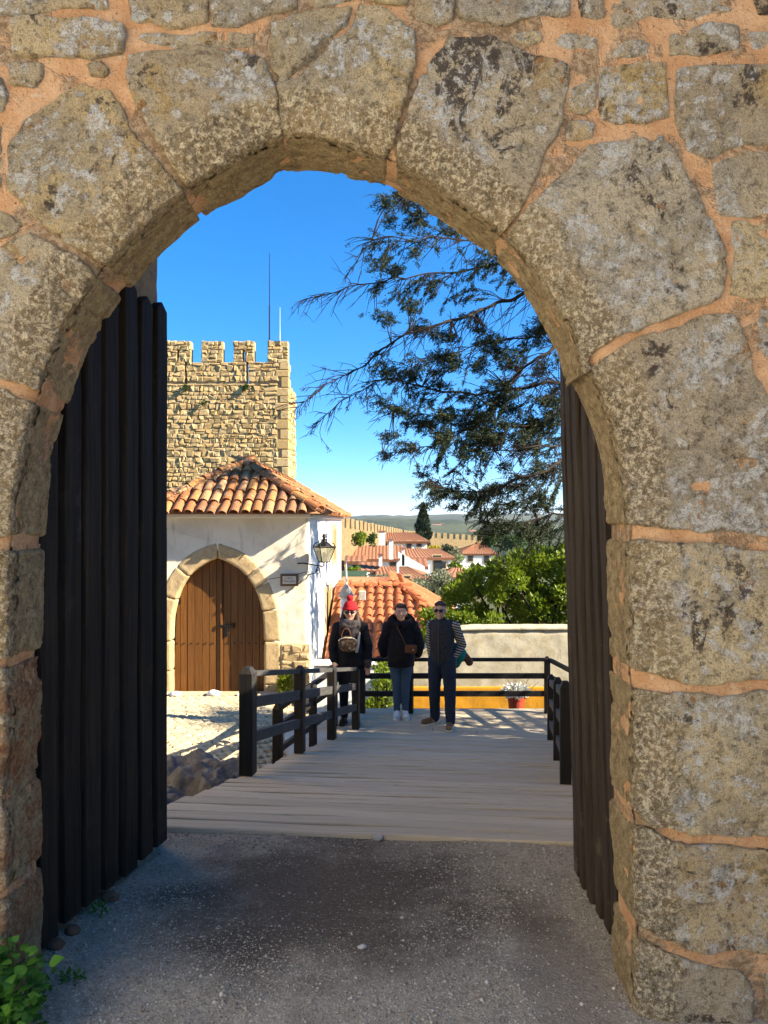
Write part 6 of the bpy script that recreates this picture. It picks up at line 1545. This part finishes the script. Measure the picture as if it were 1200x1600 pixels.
# ---- woman in the red hat
W1 = (-0.455, 9.92, DZ); T = place(*W1)
p1 = thing('person', W1, 'woman in red bobble hat, sunglasses and long black coat, hand on the railing', 'person', 'people posing on the landing')
head = (0.0, -0.02, 1.49); sh = [(-0.165, 0, 1.275), (0.165, 0, 1.275)]; el = [(-0.235, 0.03, 1.01), (0.235, 0.02, 1.01)]; wr = [(-0.215, -0.09, 0.835), (0.24, -0.03, 0.79)]
hip = [(-0.085, 0, 0.82), (0.085, 0, 0.82)]; kn = [(-0.085, -0.01, 0.45), (0.085, -0.01, 0.45)]; an = [(-0.08, 0.02, 0.08), (0.08, 0.02, 0.08)]; toe = [(-0.10, -0.14, 0.04), (0.10, -0.14, 0.04)]
f = Fig(); base_body(f, head, (0, 0.01, 1.32), sh, el, wr, hip, kn, an, toe, (0, 0, 1.2), (0, 0, 0.88), hands=((0.05, -0.5, -0.4), (0, -0.1, -1))); f.skin('body', MT['skin'], p1, T, 0.009, 2)
f = Fig(); f.chain([((0, 0, 1.23), 0.155), ((0, 0.005, 1.0), 0.165), ((0, 0.01, 0.80), 0.20), ((0, 0.01, 0.60), 0.205)], 0.78); f.cap(sh[0], 0.085, sh[1], 0.085, 0.9); f.cap((0, 0.02, 1.33), 0.075, (0, 0, 1.22), 0.13)
for i in (0, 1): f.chain([(sh[i], 0.082), (el[i], 0.07), (np.array(wr[i]) + (0, 0, 0.035), 0.052)])
f.hem(0.56); f.skin('coat', MT['black'], p1, T, 0.011, 3, 0.010, 3)
f = Fig()
for i in (0, 1): f.chain([(hip[i], 0.095), (kn[i], 0.07), (an[i], 0.05)])
f.skin('trousers', MT['black'], p1, T, 0.011, 3, 0.005, 4)
f = Fig()
for s in (-1, 1): f.chain([((s * 0.055, 0.03, 1.54), 0.045), ((s * 0.085, 0.01, 1.44), 0.040), ((s * 0.115, -0.04, 1.30), 0.042), ((s * 0.12, -0.06, 1.19), 0.022)])
f.ell((0, 0.04, 1.47), (0.085, 0.06, 0.12)); f.skin('hair', MT['hair'], p1, T, 0.009, 2, 0.006, 5)
f = Fig()
for k in range(12): a = 2 * PI * k / 12; b = 2 * PI * (k + 1) / 12; f.cap((0.098 * math.cos(a), 0.088 * math.sin(a) - 0.01, 1.352 + 0.012 * math.sin(a * 2)), 0.044, (0.098 * math.cos(b), 0.088 * math.sin(b) - 0.01, 1.352 + 0.012 * math.sin(b * 2)), 0.044)
f.cap((-0.08, -0.09, 1.33), 0.045, (0.08, -0.115, 1.24), 0.055); f.cap((0.05, -0.125, 1.27), 0.05, (0.02, -0.14, 1.10), 0.035); f.skin('scarf', MT['scarf'], p1, T, 0.009, 2, 0.008, 6)
f = Fig(); f.ell((0, -0.005, 1.55), (0.094, 0.106, 0.098)); V = np.array(f.V); V[:, 2] = np.maximum(V[:, 2], 1.522); f.V = [tuple(v) for v in V]
for k in range(16): a = 2 * PI * k / 16; b = 2 * PI * (k + 1) / 16; f.cap((0.088 * math.cos(a), 0.1 * math.sin(a) - 0.005, 1.535), 0.02, (0.088 * math.cos(b), 0.1 * math.sin(b) - 0.005, 1.535), 0.02)
hat = f.skin('bobble_hat', MT['red'], p1, T, 0.007, 2, 0.003, 7); f = Fig(); f.ell((0, -0.005, 1.675), (0.05, 0.05, 0.047)); f.skin('bobble', MT['red'], hat, T, 0.006, 1, 0.012, 8)
face_bits(p1, head, (0, -1), T, True, smile=False); shoes(p1, an, toe, T, MT['darkshoe'], MT['darkshoe'])
f = Fig(); f.chain([((0.13, -0.12, 1.22), 0.016), ((0.115, -0.155, 1.10), 0.02), ((0.095, -0.165, 0.99), 0.022)], 0.6); f.skin('strap', MT['cream'], p1, T, 0.006, 1)
f = Fig()
f.cap(np.array(wr[1]) + (0, 0, 0.04), 0.056, np.array(wr[1]) + (0, 0, -0.005), 0.05); f.skin('cuff', MT['scarf'], p1, T, 0.007, 1)
hb = thing('handbag', (-0.48, 9.72, -0.15), 'rounded brown patterned handbag carried by the woman in the red hat', 'handbag')
c = np.array([-0.475, 9.70, 0.0]); f = Fig(); f.ell(c, (0.125, 0.055, 0.10)); f.ell(c - (0, 0, 0.04), (0.11, 0.06, 0.075)); Id = np.eye(4); f.skin('bag_body', MT['pattern'], hb, Id, 0.007, 2, 0.006, 9)
m = MB(); m.tube([c + np.array([0.062 * math.cos(a) * 1.0 - 0.02, 0, 0.075 + 0.125 * math.sin(a)]) for a in np.linspace(-0.25, PI + 0.25, 18)], 0.007, 6); m.build('handle', MT['leather'], hb)
m = MB(); m.tube([c + np.array([0.12 * math.cos(a), -0.058 + 0.03 * abs(math.cos(a)), 0.03 + 0.055 * math.sin(a)]) for a in np.linspace(0.15, PI - 0.15, 14)], 0.006, 6); m.build('zip', MT['cream'], hb)

# ---- woman in the black parka
W2 = (0.235, 10.20, DZ); T = place(*W2)
p2 = thing('person', W2, 'smiling woman in black parka, blue jeans and white sneakers leaning on the fence', 'person', 'people posing on the landing')
head = (-0.005, -0.03, 1.455); sh = [(-0.165, 0.01, 1.24), (0.165, 0.01, 1.24)]; el = [(-0.245, 0.05, 0.99), (0.245, 0.05, 0.99)]; wr = [(-0.235, 0.14, 0.83), (0.245, 0.14, 0.83)]
hip = [(-0.08, 0.03, 0.80), (0.08, 0.03, 0.80)]; kn = [(-0.062, -0.02, 0.44), (0.062, -0.02, 0.44)]; an = [(-0.055, 0.0, 0.09), (0.055, -0.01, 0.09)]; toe = [(-0.065, -0.15, 0.04), (0.07, -0.16, 0.04)]
f = Fig(); base_body(f, head, (0, 0.0, 1.29), sh, el, wr, hip, kn, an, toe, (0, 0.0, 1.17), (0, 0.02, 0.86), hands=((0.1, 0.5, -0.35), (-0.1, 0.5, -0.35))); f.skin('body', MT['skin'], p2, T, 0.009, 2)
f = Fig(); f.chain([((0, 0, 1.20), 0.165), ((0, 0.005, 1.0), 0.19), ((0, 0.01, 0.82), 0.195), ((0, 0.01, 0.74), 0.19)], 0.8); f.cap(sh[0], 0.095, sh[1], 0.095, 0.9)
for i in (0, 1): f.chain([(sh[i], 0.092), (el[i], 0.082), (np.array(wr[i]) + (0, -0.03, 0.03), 0.062)])
f.hem(0.70); f.skin('parka', MT['black'], p2, T, 0.011, 3, 0.014, 13)
f = Fig()
for k in range(14):
    a = PI * 1.72 * k / 14 - 0.36 * PI; b = PI * 1.72 * (k + 1) / 14 - 0.36 * PI; f.cap((0.135 * math.cos(a), 0.10 * math.sin(a) + 0.0, 1.325 + 0.05 * math.sin(a)), 0.062, (0.135 * math.cos(b), 0.10 * math.sin(b), 1.325 + 0.05 * math.sin(b)), 0.062)
f.skin('fur_hood', MT['fur'], p2, T, 0.010, 1, 0.016, 14)
f = Fig()
for i in (0, 1): f.chain([(hip[i], 0.10), (kn[i], 0.062), (an[i], 0.045)])
f.cap(hip[0], 0.1, hip[1], 0.1); f.skin('jeans', MT['denim'], p2, T, 0.010, 3, 0.006, 15)
f = Fig(); f.ell((-0.005, 0.012, 1.488), (0.082, 0.086, 0.09)); f.cap((-0.04, -0.08, 1.545), 0.03, (0.05, -0.075, 1.54), 0.028)
V = np.array(f.V); f.V = [tuple(v) for v in V]; 
for s in (-1, 1): f.cap((s * 0.068, -0.02, 1.50), 0.026, (s * 0.075, 0.0, 1.40), 0.022)
f.skin('hair', MT['hair'], p2, T, 0.008, 2, 0.004, 16)
face_bits(p2, head, (0, -1), T, False); shoes(p2, an, toe, T, MT['sneaker'], MT['sneaker'])
cb = thing('shoulder_bag', (0.37, 10.0, -0.2), 'small brown leather shoulder bag with gold clasp on the woman in the parka', 'bag')
c = np.array([0.365, 10.005, -0.125]); m = MB(); m.box(c, (0.16, 0.06, 0.115), None, 0.02); m.build('bag_body', MT['leather'], cb)
m = MB(); m.box(c + (0, -0.034, 0.022), (0.15, 0.012, 0.07), None, 0.005); m.build('flap', MT['leather'], cb); m = MB(); m.box(c + (0.03, -0.045, -0.005), (0.022, 0.012, 0.022), None, 0.004); m.build('clasp', MT['gold'], cb)
m = MB(); m.tube([c + np.array([-0.07, -0.0, 0.05]), np.array([0.255, 9.985, 0.02]), np.array([0.19, 10.02, 0.14]), np.array([0.14, 10.12, 0.24])], 0.006, 6); m.build('strap', MT['leather'], cb)

# ---- man in the vest
W3 = (0.765, 9.74, DZ); T = place(*W3)
p3 = thing('person', W3, 'man in dark vest, striped sleeves, jeans and sunglasses with a hand in his pocket', 'person', 'people posing on the landing')
head = (-0.03, -0.03, 1.535); face = (-0.28, -0.96); sh = [(-0.13, 0.07, 1.33), (0.165, -0.01, 1.33)]; el = [(-0.15, 0.16, 1.07), (0.275, 0.07, 1.06)]; wr = [(-0.13, 0.08, 0.87), (0.165, 0.0, 0.90)]
hip = [(-0.085, 0.03, 0.86), (0.085, -0.01, 0.86)]; kn = [(-0.095, 0.06, 0.47), (0.10, -0.04, 0.47)]; an = [(-0.085, 0.13, 0.09), (0.105, -0.06, 0.09)]; toe = [(-0.235, 0.04, 0.04), (0.065, -0.24, 0.04)]
f = Fig(); base_body(f, head, (-0.01, 0.0, 1.39), sh, el, wr, hip, kn, an, toe, (0, 0, 1.25), (0, 0, 0.92), face, (0.076, 0.092, 0.112), hands=((0, -0.1, -1), (-0.15, 0.0, -1))); f.skin('body', MT['skin'], p3, T, 0.009, 2)
f = Fig(); f.chain([((-0.005, 0, 1.27), 0.165), ((0, 0, 1.08), 0.165), ((0, 0, 0.90), 0.16)], 0.82); f.cap((-0.11, 0.02, 1.335), 0.075, (0.115, -0.0, 1.335), 0.075, 0.95); f.cap((-0.01, 0.01, 1.34), 0.085, (-0.015, 0.0, 1.415), 0.068)
f.hem(0.87); vest = f.skin('vest', MT['charcoal'], p3, T, 0.010, 3, 0.008, 23)
m = MB(); m.tube([np.array(W3) + np.array(q) for q in ((-0.055, -0.078, 1.40), (-0.06, -0.140, 1.28), (-0.06, -0.142, 1.08), (-0.055, -0.136, 0.86))], 0.006, 5); m.build('zip', MT['scarf'], vest)
f = Fig()
for i in (0, 1): f.chain([(sh[i], 0.072), (el[i], 0.058), (np.array(wr[i]) + (0, 0, 0.02), 0.044)])
f.skin('striped_shirt', MT['stripe'], p3, T, 0.009, 3, 0.004, 24)
f = Fig()
for i in (0, 1): f.chain([(hip[i], 0.105), (kn[i], 0.08), (an[i], 0.066)])
f.cap(hip[0], 0.10, hip[1], 0.10); f.skin('jeans', MT['denim2'], p3, T, 0.010, 3, 0.008, 25)
f = Fig(); f.ell((-0.022, 0.008, 1.575), (0.080, 0.090, 0.085)); f.cap((-0.085, -0.075, 1.618), 0.024, (0.02, -0.085, 1.622), 0.026)
f.skin('hair', MT['hair2'], p3, T, 0.008, 2, 0.004, 26)
face_bits(p3, head, face, T, True); shoes(p3, an, toe, T, MT['shoe'], MT['cream'])
tb = thing('shoulder_bag', (1.05, 9.95, -0.4), 'teal cloth bag with dark brown flap hanging behind the man in the vest', 'bag')
f = Fig(); f.chain([((0.96, 9.93, -0.10), 0.075), ((1.02, 9.95, -0.18), 0.095), ((0.97, 9.95, -0.32), 0.05)], 0.8); f.skin('bag_body', MT['teal'], tb, Id, 0.009, 2, 0.012, 27)
f = Fig(); f.chain([((1.09, 9.95, -0.20), 0.045), ((1.15, 9.95, -0.29), 0.055)], 0.6); f.skin('flap', MT['leather'], tb, Id, 0.008, 2, 0.004, 28)
m = MB(); m.tube([(0.95, 9.92, -0.06), (0.90, 9.90, 0.12), (0.82, 9.83, 0.29)], 0.008, 6); m.build('strap', MT['leather'], tb)

# ================================================================== the air
MH = bpy.data.materials.new('haze'); MH.use_nodes = True; MH.node_tree.nodes.clear()
_o = MH.node_tree.nodes.new('ShaderNodeOutputMaterial'); _v = MH.node_tree.nodes.new('ShaderNodeVolumePrincipled')
_v.inputs['Color'].default_value = (0.93, 0.96, 1.0, 1); _v.inputs['Density'].default_value = 0.00007; _v.inputs['Anisotropy'].default_value = 0.2
MH.node_tree.links.new(_v.outputs[0], _o.inputs['Volume'])
m = MB(); m.box((0, 3600, 40), (22000, 18000, 290)); hz = m.build('haze', MH); tag(hz, 'thin pale haze over the far valley and hills', 'haze', None, 'stuff')
